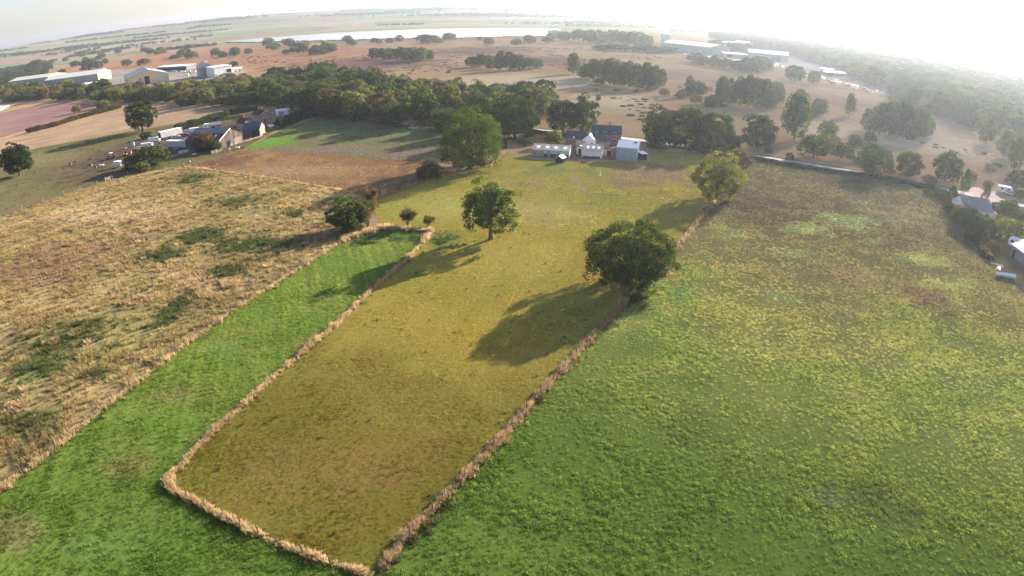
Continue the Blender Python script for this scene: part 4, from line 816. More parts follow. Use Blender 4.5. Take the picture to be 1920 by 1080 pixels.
palebrick = brickmat('pale_brick', (.33, .19, .14), (.27, .15, .11), (.35, .28, .23))
asb = mat('fibre_cement_roof', (.30, .26, .23), .9, .3, .8)
rlight = mat('clear_rooflight', (.85, .88, .86), .35, .05)
chimney = lambda b, x, y, z, w=.6, d=.45, hh=1.4: (lambda o: (MB().cyl((x, y, z + hh + .12), (0, 0, 1), .11, .3, 8).build('chimney_pot', mat('terracotta', (.4, .2, .12)), o)))(MB().box(x - w / 2, x + w / 2, y - d / 2, y + d / 2, z - .8, z + hh).build('chimney', redbrick, b.roof))

# red brick house
h = Bld('brick_house', 'red brick two storey house with dark slate roof and chimney', 'house', (1109, 269.5), (1163.5, 272), 6.2, hpx(1163, 272, 252), 2.5, 'along', redbrick, slate)
L = h.L
for fx in (.16, .45, .79): h.win(L * fx, 3.5, 1.0, 1.15)
for fx in (.2, .78): h.win(L * fx, .9, 1.2, 1.2)
h.panel('door', L * .5, L * .5 + .9, 0, 2.0, mat('dark_green_door', (.04, .07, .05)))
chimney(h, L * .6, 3.1, h.h + 2.5)
h.part('drainpipe', MB().tube([(L * .55, -.08, 0), (L * .55, -.08, h.h - .1)], .05, 6), WHITE)
h.part('ridge_tiles', MB().tube([(-.25, 3.1, h.h + 2.62), (L + .25, 3.1, h.h + 2.62)], .11, 6), mat('ridge', (.12, .07, .06)))
h.win(2.4, 3.4, .8, 1.0, 'right')
# slate bungalow wing
b = Bld('bungalow_wing', 'low brick wing with dark slate roof left of the brick house', 'building', (1060, 271), (1095, 273.5), 6.5, 2.5, 2.2, 'along', redbrick, slate)
b.win(b.L * .28, .1, 1.5, 2.0, bars=2, name='patio_door'); b.win(b.L * .72, .8, 1.2, 1.1)
b.part('satellite_dish', MB().tube([(b.L * .45, -.1, 2.4), (b.L * .45, -.35, 2.9)], .03, 5).cyl((b.L * .45, -.45, 2.95), (.3, -1, .4), .38, .06, 12), WHITE)
# white gabled extension
b = Bld('white_extension', 'white rendered extension with its gable turned to the field', 'building', (1092, 275.5), (1116, 277), 6.0, 2.6, 1.9, 'across', mat('white_render', (.74, .73, .7), .85, .08), slate)
b.part('bargeboard', MB().prism([(-.3, -.32, b.h - .2), (b.L / 2, -.32, b.h + 1.9), (b.L / 2, -.32, b.h + 2.05), (-.3, -.32, b.h - .05)], (0, .06, 0)).prism([(b.L + .3, -.32, b.h - .2), (b.L / 2, -.32, b.h + 1.9), (b.L / 2, -.32, b.h + 2.05), (b.L + .3, -.32, b.h - .05)], (0, .06, 0)), WHITE)
b.win(b.L * .72, 1.0, 1.0, .9)
b = Bld('dark_outbuilding', 'dark slate roofed link between the brick house and white extension', 'building', (1117, 276.5), (1141, 278), 5.0, 2.3, 1.2, 'along', redbrick, slate)
b.win(b.L * .5, .9, .9, .9)
# beige stable
bw = mat('beige_boards', (.36, .28, .25), .9, .2, 1.0, streak=(6, 6, .4)); teal = mat('teal_boards', (.12, .36, .42), .7, .2, 1.0); cyan = mat('pale_blue_boards', (.3, .55, .62), .7, .15, 1)
b = Bld('stable_block', 'long beige stable block with teal doors and four rooflights', 'stable', (997.7, 293), (1066.5, 297), 4.6, 2.35, 1.0, 'mono', bw, asb)
L = b.L
for fx in (.14, .39, .62, .87): b.skylight(L * fx - .6, L * fx + .55, 1.3, 3.2, rlight)
for x0, x1 in ((.32, .41), (.5, .68), (.73, .97)):
    b.panel('hatch', L * x0, L * x1, 1.2, 2.2, cyan); b.panel('stall_door', L * x0, L * x1, 0, 1.15, mat('dark_teal', (.02, .09, .11)), d=.07)
b.panel('end_board', .1, 4.5, 0, 2.3, mat('pale_end_boards', (.6, .5, .45), .9, .1), 'right', .03)
# white stable with lean-to roofs
wb = mat('cream_render', (.78, .75, .7), .85, .12)
b = Bld('white_stable', 'white stable with brown sheet roof and three bright rooflights', 'stable', (1091, 295), (1128.5, 297.3), 4.8, 2.4, 1.3, 'mono', wb, asb)
for fx in (.26, .53, .8): b.skylight(b.L * fx - .55, b.L * fx + .5, 1.4, 3.3, rlight)
b.panel('doorway', .8, 2.0, 0, 1.9, DARK, 'right'); b.panel('plinth', .4, b.L - .6, 0, .55, mat('dark_teal', (.02, .09, .11)))
b = Bld('flat_roof_store', 'white store with flat dark felt roof behind the white stable', 'building', (1081, 289.5), (1097, 290), 7.5, 2.6, .5, 'mono', wb, mat('felt', (.07, .065, .06), .9, .4, 1)); b.skylight(1.0, 2.0, 1.0, 2.0, rlight); b.panel('doorway', .6, 1.5, 0, 2, DARK)
b = Bld('open_shed', 'narrow white shed with an open dark front right of the white stable', 'shed', (1137, 293.5), (1147, 292.5), 5.5, 2.3, .4, 'mono', wb, mat('felt', (.07, .065, .06))); b.panel('opening_shade', .15, b.L - .25, 0, 1.9, DARK)
# blue-grey barn
bg_ = ribbed('blue_grey_sheet', (.27, .33, .38), .45); br_ = ribbed('pale_blue_sheet', (.5, .58, .6), .45, .4)
b = Bld('metal_barn', 'tall blue-grey metal barn, largest of the sheds by the house', 'barn', (1155.5, 299.5), (1193, 302.8), 9.5, hpx(1175, 301, 277), 1.4, 'along', bg_, br_, .15)
b.panel('corner_trim', -.05, .12, 0, b.h, mat('grey_trim', (.4, .45, .48)), d=.08); b.panel('corner_trim', b.L - .12, b.L + .05, 0, b.h, mat('grey_trim', (.4, .45, .48)), d=.08)
b.panel('sliding_door', 2.5, 6.5, 0, 3.2, ribbed('blue_grey_door', (.33, .4, .44), .45, axis=1), 'right', .09)
b.part('rust_patch', MB().prism([(b.L * .78, 3.2, b.rz(3.2) + .125), (b.L * .78, 4.4, b.rz(4.4) + .125), (b.L * .78, 4.4, b.rz(4.4) + .14), (b.L * .78, 3.2, b.rz(3.2) + .14)], (1.0, 0, 0)), mat('rust', (.2, .1, .06)))
b.part('gutter', MB().tube([(-.15, -.22, b.h - .08), (b.L + .15, -.22, b.h - .08)], .08, 6), mat('grey_trim', (.4, .45, .48)))
b = Bld('field_shelter', 'small open shelter with pale flat roof right of the metal barn', 'shed', (1203, 300.5), (1212.5, 300), 3.2, 2.1, .25, 'mono', mat('dark_boards', (.04, .035, .03), .9, .3, 2), mat('pale_sheet', (.6, .62, .62), .5)); b.panel('opening_shade', .15, b.L - .15, 0, 1.8, DARK)
# black hen house
b = Bld('black_shed', 'small black timber shed with a shiny pale roof in the field', 'shed', (1042, 304.8), (1054, 306.3), 2.6, 1.6, .7, 'across', mat('black_boards', (.022, .02, .018), .85, .3, 2), mat('shiny_sheet', (.55, .6, .62), .35, .15, 2, .3)); b.panel('door', b.L * .35, b.L * .65, 0, 1.4, mat('black_door', (.03, .028, .025)))
# ---- left farm
timber = mat('weathered_timber', (.105, .08, .062), .95, .7, 1.2, streak=(5, 5, .35))
b = Bld('timber_barn', 'large weathered timber barn with grey and maroon sheet roof', 'barn', (412.5, 281.5), (456, 265), 17, hpx(412, 281, 263), 3.4, 'across', timber, mat('maroon_sheet', (.12, .065, .055), .7, .35, .8))
b.part('upper_roof', MB().prism([(b.L * .28, .6, b.h + 3.4 * .56 + .16), (b.L / 2, .6, b.h + 3.4 + .16), (b.L / 2, .6, b.h + 3.5 + .16), (b.L * .28, .6, b.h + 3.4 * .56 + .26)], (0, 16.6, 0)), mat('grey_sheet', (.2, .2, .2), .7, .3, .8))
b.part('bargeboard', MB().prism([(-.3, -.34, b.h - .25), (b.L / 2, -.34, b.h + 3.3), (b.L / 2, -.34, b.h + 3.55), (-.3, -.34, b.h)], (0, .08, 0)), WHITE)
for y in (3.0, 6.0): b.part('rooflight', MB().prism([(.1, y, b.h + .17), (b.L * .22, y, b.h + 3.4 * .44 + .17), (b.L * .22, y, b.h + 3.4 * .44 + .21), (.1, y, b.h + .21)], (0, .8, 0)), rlight)
b.panel('doorway', b.L * .3, b.L * .45, 0, 2.4, DARK); b.panel('plank_patch', b.L * .6, b.L * .95, 0, 2.6, mat('pale_planks', (.19, .155, .12), .95, .4, 1.2, streak=(5, 5, .35)))
b = Bld('brick_barn', 'navy slate barn with timber side and orange brick gable end', 'barn', (456, 258), (488, 256), 7.5, hpx(487, 257, 242), 2.3, 'along', timber, slate_n)
b.panel('gable_wall', 0, b.D, -.1, b.h - .05, orbrick, 'right', .06); b.part('gable_top', MB().prism([(b.L + .004, .1, b.h - .04), (b.L + .004, b.D - .1, b.h - .04), (b.L + .004, b.D / 2, b.h + 2.2)], (.08, 0, 0)), orbrick)
for y in (1.6, 3.4): b.win(y, .9, .8, 1.0, 'right', bars=0)
b.panel('barn_door', b.L * .55, b.L * .95, 0, 2.6, mat('blue_black_door', (.02, .03, .05)))
fh = Bld('farmhouse', 'two storey brick farmhouse with pale gable behind the barns', 'house', (489, 233), (512, 228.5), 8.0, hpx(490, 233, 216), 1.9, 'across', palebrick, mat('dark_tiles', (.07, .05, .045), .8, .3, 3))
fh.win(fh.L * .3, 3.2, .95, 1.0); fh.win(fh.L * .74, 3.2, .95, 1.0); fh.win(fh.L * .34, .2, 1.4, 2.0, bars=1, name='french_window'); fh.win(fh.L * .78, .9, 1.0, 1.1)
fh.part('string_course', MB().box(-.04, fh.L + .04, -.06, 0, 2.7, 2.85), mat('stone', (.5, .44, .38)))
fh.part('bargeboard', MB().prism([(-.3, -.32, fh.h - .2), (fh.L / 2, -.32, fh.h + 1.85), (fh.L / 2, -.32, fh.h + 2.0), (-.3, -.32, fh.h - .05)], (0, .06, 0)).prism([(fh.L + .3, -.32, fh.h - .2), (fh.L / 2, -.32, fh.h + 1.85), (fh.L / 2, -.32, fh.h + 2.0), (fh.L + .3, -.32, fh.h - .05)], (0, .06, 0)), WHITE)
chimney(fh, fh.L / 2, 6.5, fh.h + 1.9)
b = Bld('farm_cottage', 'small dark roofed cottage gable between barn and farmhouse', 'house', (458, 244), (476, 240), 6.0, 3.0, 2.0, 'across', palebrick, mat('dark_tiles', (.07, .05, .045))); b.win(b.L / 2, 1.0, .9, .9); chimney(b, b.L / 2, 3, b.h + 2)
b = Bld('glass_lean_to', 'green shed with a part glass and part maroon roof', 'shed', (506, 247), (528, 241), 4.0, 1.9, 1.0, 'along', mat('green_boards', (.05, .12, .07), .8, .2, 2), mat('maroon_sheet', (.12, .065, .055))); b.skylight(.2, b.L * .45, .1, 1.7, mat('dull_glass', (.45, .5, .54), .3)); b.win(b.L * .7, .8, .8, .7)
b = Bld('garage', 'pale flat roofed garage behind the conifer hedge', 'garage', (520, 217.5), (541, 215), 6, 2.4, .2, 'mono', mat('white_render', (.74, .73, .7)), mat('pale_sheet', (.6, .62, .62))); b.panel('garage_door', 1, 3.4, 0, 2, mat('grey_door', (.35, .35, .36)))
b = Bld('store_shed', 'grey roofed low store at the left end of the timber barn', 'shed', (395, 246), (416, 243), 5, 2.6, 1.0, 'along', mat('grey_boards', (.25, .23, .22), .9, .3, 2), mat('grey_sheet', (.2, .2, .2))); b.panel('doorway', .6, 2.2, 0, 2.1, DARK)
# ---- left hand works
def shed(name, label, a, b_, depth, h, rise, ridge, wc, rc, **k):
    return Bld(name, label, 'warehouse', a, b_, depth, h, rise, ridge, wc, rc, .4, .25, **k)
cream = ribbed('cream_cladding', (.52, .47, .29), 1.2); grn = ribbed('green_grey_cladding', (.25, .29, .26), 1.2); groof = ribbed('grey_roof_sheet', (.30, .28, .27), 1.4)
croof = ribbed('cream_roof_sheet', (.62, .55, .45), 1.4)
w = shed('warehouse', 'big cream warehouse with grey roof and dark doorway', (242, 163), (317.5, 152), 62, hpx(242, 163, 147), 5.4, 'across', cream, groof)
w.panel('doorway', w.L * .40, w.L * .52, 0, w.h * .95, DARK, d=.2); w.panel('sliding_door', w.L * .13, w.L * .25, 0, w.h * .8, ribbed('pale_cream_door', (.6, .55, .36), 1.2), d=.25); w.panel('sliding_door', w.L * .27, w.L * .31, 0, w.h * .8, mat('olive_trim', (.2, .19, .11)), d=.3)
w.part('side_cladding', MB().box(-.2, -.02, .2, 61.5, 0, w.h - .3), grn); w.part('floodlight', MB().box(w.L * .05, w.L * .05 + .8, -.5, -.05, w.h * .85, w.h * .93), WHITE); w.part('floodlight', MB().box(w.L * .93, w.L * .93 + .8, -.5, -.05, w.h * .85, w.h * .93), WHITE)
for i in range(3): w.part('roof_vent', MB().box(w.L / 2 - .8, w.L / 2 + .8, 8 + 18 * i, 10 + 18 * i, w.h + 5.2, w.h + 6.4), mat('vent', (.3, .3, .3)))
w = shed('long_shed', 'long green-grey shed with pale cream roof and gable', (86, 166), (185, 153), 34, hpx(185, 153, 138), 4.0, 'along', grn, croof)
w.panel('gable_wall', .1, 33.9, 0, w.h - .1, cream, 'right', .15); w.part('gable_top', MB().prism([(w.L + .01, .2, w.h - .08), (w.L + .01, 33.8, w.h - .08), (w.L + .01, 17, w.h + 3.85)], (.14, 0, 0)), cream)
for i in range(5): w.panel('roller_door', w.L * (.1 + .17 * i), w.L * (.1 + .17 * i) + 5, 0, 4.6, mat('grey_door', (.35, .35, .36)), d=.15)
w = shed('low_shed', 'low shed with pale roof at the far left of the works', (18, 166), (92, 157), 34, hpx(30, 165, 152), 3.0, 'along', grn, croof); w.panel('doorway', w.L * .4, w.L * .46, 0, 4, DARK, d=.15)
w = shed('canopy_shed', 'low white roofed canopy in front of the long green shed', (138, 169), (181, 163.5), 14, 3.4, 1.4, 'mono', mat('works_white', (.7, .68, .64), .8, .08), ribbed('white_roof_sheet', (.76, .74, .7), 1.2, .4)); w.panel('opening_shade', 1, w.L - 1, 0, 2.8, DARK)
w = shed('white_store', 'small white store left of the canopy shed', (40, 166), (60, 162), 10, 4.0, 1.0, 'along', mat('works_white', (.7, .68, .64)), ribbed('white_roof_sheet', (.76, .74, .7), 1.2, .4)); w.panel('doorway', w.L * .3, w.L * .55, 0, 3, DARK)
w = shed('white_works', 'white works building with grey gabled roof among parked vehicles', (379, 145.5), (402, 142.5), 26, hpx(379, 145, 127), 4.2, 'across', mat('grey_blue_wall', (.22, .24, .28), .8, .1), groof)
w.panel('side_wall', .2, 25.8, 0, w.h - .2, mat('works_white', (.7, .68, .64)), 'right', .15); w.panel('door', w.L * .55, w.L * .8, 0, w.h * .7, mat('grey_door', (.35, .35, .36)), d=.15); w.part('roof_cowl', MB().box(w.L / 2 - 1, w.L / 2 + 1, 2, 5, w.h + 4, w.h + 6), WHITE)
w = shed('white_annex', 'white flat annex attached right of the white works building', (403, 145), (436, 140), 16, hpx(410, 144, 126), .6, 'mono', mat('works_white', (.7, .68, .64)), ribbed('white_roof_sheet', (.76, .74, .7), 1.2, .4)); w.panel('opening_shade', w.L * .7, w.L * .95, 3, 6, DARK, d=.15)
w = shed('vehicle_canopy', 'long low white canopy behind the cream warehouse', (294, 133.5), (350, 131), 14, 4.5, .8, 'mono', mat('canopy_post', (.3, .3, .3)), ribbed('white_roof_sheet', (.76, .74, .7), 1.2, .4)); w.panel('opening_shade', 1, w.L - 1, 0, 3.6, DARK, d=.1)
w = shed('white_office', 'low white office right of the white annex', (437, 137.5), (455, 135.5), 10, 4, .6, 'mono', mat('works_white', (.7, .68, .64)), ribbed('white_roof_sheet', (.76, .74, .7), 1.2, .4)); w.win(w.L * .3, 1.2, 2, 1.4); w.win(w.L * .7, 1.2, 2, 1.4)
# ---- right hand industrial site (in the haze)
w = shed('long_shed', 'long hazy green-grey shed on the right hand industrial site', (1240, 93), (1331, 103.5), 40, hpx(1290, 99, 85), 4, 'along', grn, ribbed('pale_green_roof', (.42, .46, .42), 1.4)); 
for i in range(4): w.panel('roller_door', w.L * (.12 + .22 * i), w.L * (.12 + .22 * i) + 6, 0, 5, mat('grey_door', (.35, .35, .36)), d=.15)
w = shed('cream_block', 'small cream block at the left end of the hazy long shed', (1238, 82), (1256, 83), 22, hpx(1247, 82.5, 64), 2, 'mono', cream, croof); w.panel('doorway', 3, 9, 0, 5, DARK, d=.15)
w = shed('far_white_shed', 'hazy white roofed shed behind the trees of the right hand site', (1350, 88), (1376, 91), 26, 7, 3, 'along', grn, ribbed('white_roof_sheet', (.76, .74, .7), 1.2, .4)); w.panel('doorway', 3, 9, 0, 5, DARK, d=.15)
w = shed('far_white_shed', 'second hazy white shed, right of the other behind the trees', (1372, 86), (1396, 89), 26, 7, 3, 'along', grn, ribbed('white_roof_sheet', (.76, .74, .7), 1.2, .4)); w.panel('doorway', 3, 9, 0, 5, DARK, d=.15)
w = shed('pale_shed', 'hazy shed with broad pale roof left of the parked caravans', (1402, 109), (1478, 116), 30, hpx(1440, 112, 101), 4, 'along', grn, ribbed('pale_green_roof', (.42, .46, .42), 1.4)); w.panel('doorway', w.L * .6, w.L * .8, 0, 4.5, mat('blue_door', (.05, .12, .2)), d=.15)
w = shed('flat_shed', 'low hazy flat roofed shed between the pale roofs on the right', (1358, 107), (1402, 110), 18, 4.5, .8, 'mono', grn, ribbed('pale_green_roof', (.42, .46, .42), 1.4)); w.panel('doorway', 3, 9, 0, 3.5, DARK, d=.15)
w = shed('dark_shed', 'low dark hazy shed above the parked vehicles', (1548, 142), (1584, 144.5), 12, 3.5, 1, 'along', mat('dark_cladding', (.1, .1, .1)), mat('pale_sheet', (.6, .62, .62))); w.panel('doorway', 3, 9, 0, 3, DARK, d=.15)
w = shed('pink_roof_shed', 'small hazy shed with pinkish white roof near the wood', (1604, 147), (1628, 151), 12, 3.5, 1.4, 'along', mat('dark_cladding', (.1, .1, .1)), mat('pink_white_sheet', (.6, .5, .46), .6)); w.panel('doorway', 2, 5, 0, 3, DARK, d=.15)
w = shed('low_shed', 'long thin hazy shed roof at the edge of the right wood', (1538, 134), (1562, 137), 10, 3, 1, 'along', mat('dark_cladding', (.1, .1, .1)), mat('pale_sheet', (.6, .62, .62))); w.panel('doorway', 2, 5, 0, 2.5, DARK, d=.15)
# ---- right bungalow and neighbours
b = Bld('bungalow', 'bungalow with pale pinkish tiled roof beside the driveway', 'house', (1806, 407), (1858, 414), 10.5, 2.5, 2.6, 'along', mat('cream_render', (.68, .64, .58)), mat('pink_tiles', (.32, .25, .23), .85, .25, 2.5, bump=.3))
for fx in (.2, .5, .82): b.win(b.L * fx, .9, 1.4, 1.1)
b.win(5, .9, 1.2, 1.1, 'right'); chimney(b, b.L * .75, 5.2, b.h + 2.6)
b = Bld('blue_roof_shed', 'blue-grey roofed building cut by the right edge', 'building', (1893, 478), (1932, 508), 9, 2.8, 1.8, 'along', mat('grey_boards', (.25, .23, .22)), ribbed('blue_grey_roof', (.32, .4, .46), .6, .4)); b.panel('door', 1, 2.2, 0, 2, DARK); b.skylight(b.L * .3, b.L * .45, 1, 3.2, rlight)
b = Bld('summer_house', 'small orange tiled building at the right edge above the blue roof', 'building', (1905, 424), (1930, 432), 6, 2.4, 1.4, 'along', mat('cream_render', (.68, .64, .58)), mat('orange_tiles', (.42, .22, .13), .85, .2, 2.5)); b.win(b.L * .4, .9, 1, 1)

# ================================================================== fences
POSTW = mat('weathered_post', (.13, .105, .08), .95, .35, 3); RAILW = mat('pale_rail', (.42, .36, .3), .9, .25, 2); WIRE = mat('fence_wire', (.3, .3, .3), .5, .1)
post_me = {}
def fence(name, label, pts, spacing=3.2, ph=1.4, r=.075, m=POSTW, rails=0, wires=3, seed=1):
    rr = random.Random(seed); P = PX(pts); o = empty(name, P[0], 0, label=label, cat='fence'); key = (round(ph, 2), r, m.name)
    if key not in post_me:
        me = MB().tube([(0, 0, -.3), (0, 0, ph - .05), (0, 0, ph)], [r, r * .95, r * .6], 6).mesh('post'); me.materials.append(m); post_me[key] = me
    tops = []
    for p, d in along(P, spacing):
        c = link('post', post_me[key], None, o, loc=(p.x - P[0].x, p.y - P[0].y, 0)); c.rotation_euler = (rr.uniform(-.05, .05), rr.uniform(-.05, .05), rr.random() * 6); c.scale = (1, 1, rr.uniform(.9, 1.1)); tops.append(p - P[0])
    if rails:
        for a, b in zip(tops[:-1], tops[1:]):
            for k in range(rails):
                z = ph * (.9 - .3 * k); MB().prism([(0, 0, -.06), (0, 0, .06), (0, .04, .06), (0, .04, -.06)], ((b - a).length - .01, 0, 0)).build('rail', m, o, loc=(a.x, a.y, z), rz=math.atan2(b.y - a.y, b.x - a.x))
    if wires and len(tops) > 1:
        mb = MB()
        for k in range(wires):
            z = ph * (.92 - .3 * k)
            for a, b in zip(tops[:-1], tops[1:]): mb.tube([(a.x, a.y, z), (b.x, b.y, z)], .0025, 3, False)
        w = mb.build('wire', WIRE, o); w['kind'] = 'stuff'
    return o
fence('wire_fence', 'wire fence in the pale grass along the left side of the olive field', S_mid[:9], 3.4)
fence('wire_fence', 'wire fence along the bottom edge of the olive field', S_mid[9:], 2.4, 1.35, seed=2)
fence('wire_fence', 'wire fence between the olive field and the right pasture', S_right, 3.4, seed=3)
fence('wire_fence', 'wire fence between the rough field and the lush green strip', S_left[1:], 3.4, seed=4)
fence('wire_fence', 'short wire fence at the top end of the green strip', S_top, 2.8, seed=5)
fence('wire_fence', 'wire fence between the rough field and the brown paddock', S_brown, 3.6, m=RAILW, seed=6)
fence('wire_fence', 'wire fence between the rough field and the horse paddock', S_far[1:], 6.0, 1.4, .08, RAILW, seed=7)
fence('wire_fence', 'wire fence between the brown and the green paddock', S_green, 3.2, 1.3, seed=8)
fence('wire_fence', 'curved fence from the bushes past the black horse', S_curve, 3.2, 1.2, seed=9)
fence('wire_fence', 'short dark fence inside the top right of the olive field', [(1105, 360), (1180, 366), (1270, 377)], 3.0, 1.2, seed=10)
fence('rail_fence', 'pale rail fence along the front of the farmyard', [(313, 300), (345, 291.5), (380, 282.5)], 2.6, 1.3, .06, RAILW, 2, 0, seed=11)
fence('rail_fence', 'pale rail fence in front of the timber barn and farmhouse', [(432, 276), (462, 268), (490, 259), (512, 254)], 2.4, 1.2, .06, RAILW, 2, 0, seed=12)
fence('rail_fence', 'wooden rail fence right of the metal barn along the hedge', [(1218, 287), (1270, 291), (1330, 296), (1378, 300)], 2.6, 1.2, .06, POSTW, 2, 0, seed=13)
fence('wire_fence', 'thin fence from the largest tree to the beige stable', [(950, 290), (975, 292), (996, 293)], 3.0, 1.2, seed=14)
def gate(label, a, b, seed=0):
    A, B = px(*a), px(*b); L = (B - A).length; o = empty('field_gate', A, math.atan2(B.y - A.y, B.x - A.x), label=label, cat='gate')
    for x in (0, L): MB().box(x - .07, x + .07, -.07, .07, -.2, 1.4).build('gate_post', RAILW, o)
    for i in range(5): MB().box(.1, L - .1, -.02, .02, .2 + .23 * i, .29 + .23 * i).build('bar', RAILW, o)
    m = MB(); d = math.atan2(.95, L - .2); ln = math.hypot(.95, L - .2)
    m.box(0, ln, .025, .05, -.04, .04, Matrix.Translation((.1, 0, .25)) @ Matrix.Rotation(-d, 4, 'Y')); m.build('brace', RAILW, o)
gate('pale gate beside the orange-brown tree', (397, 289), (406, 286.5)); gate('second pale gate, right of the first one', (406.5, 286.3), (416, 283.5)); gate('gate in the fence of the horse paddock', (198, 340), (207, 337))
gate('gate at the top corner of the brown paddock fence', (716, 366), (724, 362.5))

# ================================================================== vehicles and yard things
TYRE = mat('tyre_rubber', (.02, .02, .02), .9, .2); RIM = mat('steel_rim', (.4, .4, .4), .4, .1, metal=.5)
def wheel(o, x, y, r=.33, w=.22):
    t = MB().cyl((0, 0, 0), (0, 1, 0), r, w, 14).build('wheel', TYRE, o, loc=(x, y, r)); MB().cyl((0, 0, 0), (0, 1, 0), r * .55, w + .02, 10).build('rim', RIM, t)
def paint(name, c): return mat(name, c, .35, .08, .8)
def car(label, x, y, ang, col, cname, van=False, cat=None, group=None, p=None):
    o = empty('parked_van' if van else 'parked_car', p or px(x, y), R(ang), label=label, cat=cat or ('van' if van else 'car'), group=group)
    if van: body = [(-2.6, .3), (2.6, .3), (2.65, .95), (2.2, 1.25), (1.7, 2.1), (-2.55, 2.2), (-2.65, 1.2)]; w = 1.0
    else: body = [(-2.1, .3), (2.1, .3), (2.15, .7), (1.95, .85), (1.0, .95), (.35, 1.42), (-1.2, 1.45), (-1.85, 1.0), (-2.12, .9)]; w = .87
    MB().prism([(a, -w, b) for a, b in body], (0, 2 * w, 0)).build('body', paint('paint_' + cname, col), o, bevel=.06)
    if van:
        for s in (-1, 1): MB().prism([(1.05, s * w, 1.3), (2.05, s * w, 1.32), (1.68, s * w, 1.95), (1.05, s * w, 1.95)], (0, s * .015, 0)).build('side_window', GLASS, o)
        MB().prism([(2.24, -.85, 1.32), (2.24, .85, 1.32), (1.82, .8, 1.98), (1.82, -.8, 1.98)], (.03, 0, .02)).build('windscreen', GLASS, o)
    else:
        for s in (-1, 1): MB().prism([(-1.45, s * w, .98), (.85, s * w, .98), (.3, s * w, 1.34), (-1.15, s * w, 1.36)], (0, s * .015, 0)).build('side_window', GLASS, o)
        MB().prism([(1.0, -.75, 1.0), (1.0, .75, 1.0), (.42, .7, 1.42), (.42, -.7, 1.42)], (.03, 0, .02)).build('windscreen', GLASS, o)
        MB().prism([(-1.86, -.72, 1.04), (-1.86, .72, 1.04), (-1.26, .68, 1.44), (-1.26, -.68, 1.44)], (-.03, 0, .02)).build('rear_window', GLASS, o)
    L = 1.75 if van else 1.3
    for sx in (-1, 1):
        for sy in (-1, 1): wheel(o, sx * L, sy * (w - .1))
    for sy in (-1, 1): MB().box(2.05 if not van else 2.58, 2.17 if not van else 2.68, sy * .6 - .17, sy * .6 + .17, .6, .75).build('headlight', mat('headlight', (.8, .8, .78), .2), o)
    return o
def trailer(label, a, b, hgt, wid, body, roof_m, name='box_trailer', cat='trailer', curtain=False, clear=1.0):
    A, B = px(*a), px(*b); L = (B - A).length; o = empty(name, A, math.atan2(B.y - A.y, B.x - A.x), label=label, cat=cat)
    bx = MB().box(0, L, 0, wid, clear, hgt).build('body', body, o, bevel=.06); MB().box(-.02, L + .02, -.02, wid + .02, hgt + .003, hgt + .08).build('roof', roof_m, o)
    MB().box(.1, L - .1, .3, wid - .3, clear - .25, clear - .01).build('chassis', DARK, o)
    MB().box(-.05, -.01, .1, wid - .1, clear + .1, hgt - .1).build('rear_doors', mat('dark_grey_doors', (.08, .08, .085)), o)
    if curtain:
        n_ = int(L / .6)
        for i in range(n_): MB().box(.1 + i * .6, .35 + i * .6, -.05, -.005, clear + .1, hgt - .15).build('curtain_fold', body, o)
    for x in (L * .12, L * .24, L * .85):
        for y in (.25, wid - .25): wheel(o, x, y, .48, .3)
    return o
def caravan(label, x, y, ang, L=5.5, group=None, p=None):
    o = empty('caravan', p or px(x, y), R(ang), label=label, cat='caravan', group=group); w = 1.1
    MB().prism([(-L / 2, -w, .45), (L / 2 - .3, -w, .45), (L / 2, -w, 1.1), (L / 2 - .35, -w, 2.2), (L / 2 - .8, -w, 2.5), (-L / 2 + .5, -w, 2.55), (-L / 2, -w, 2.2)], (0, 2 * w, 0)).build('body', WHITE, o, bevel=.08)
    for s in (-1, 1):
        for xx in (-L * .25, L * .2): MB().box(xx - .5, xx + .5, s * w - .015, s * w + .015, 1.3, 1.95).build('window', GLASS, o)
        wheel(o, 0, s * (w - .15))
    MB().box(L * .02 - .35, L * .02 + .3, -w - .03, -w - .018, .6, 2.2).build('door', mat('pale_door', (.6, .6, .58)), o)
    MB().tube([(L / 2 - .3, 0, .5), (L / 2 + 1.1, 0, .5)], .06, 6).build('tow_bar', DARK, o); return o
trailer('long white box trailer, largest vehicle in the farmyard', (303, 263.5), (343, 254), 3.7, 2.5, mat('dull_white_panel', (.5, .47, .43), .6, .12, .6), WHITE)
trailer('grey curtain sided lorry body behind the rail fence', (312.5, 280), (349, 281), 3.5, 2.5, mat('grey_blue_curtain', (.38, .41, .46), .6, .15, 1.5), mat('pale_sheet', (.6, .62, .62)), 'curtain_trailer', curtain=True)
car('white pickup van with a dark open side near the long trailer', 290, 266, 15, (.65, .63, .6), 'dull_white', True)
car('small white van between the long trailer and the store shed', 366, 248, 25, (.7, .69, .66), 'white', True); car('silver car left of the small white van', 352, 250, 20, (.45, .45, .46), 'silver'); car('dark car in front of the silver one', 350, 255, 18, (.05, .05, .06), 'black'); car('pale car right of the small white van', 378, 247, 35, (.55, .56, .56), 'pale_grey')
caravan('white caravan with a reddish side beside the store shed', 391, 241.5, 20, 4.5)
car('old white van parked among the farmyard scrap', 276, 277, 28, (.66, .66, .64), 'dull_white', True)
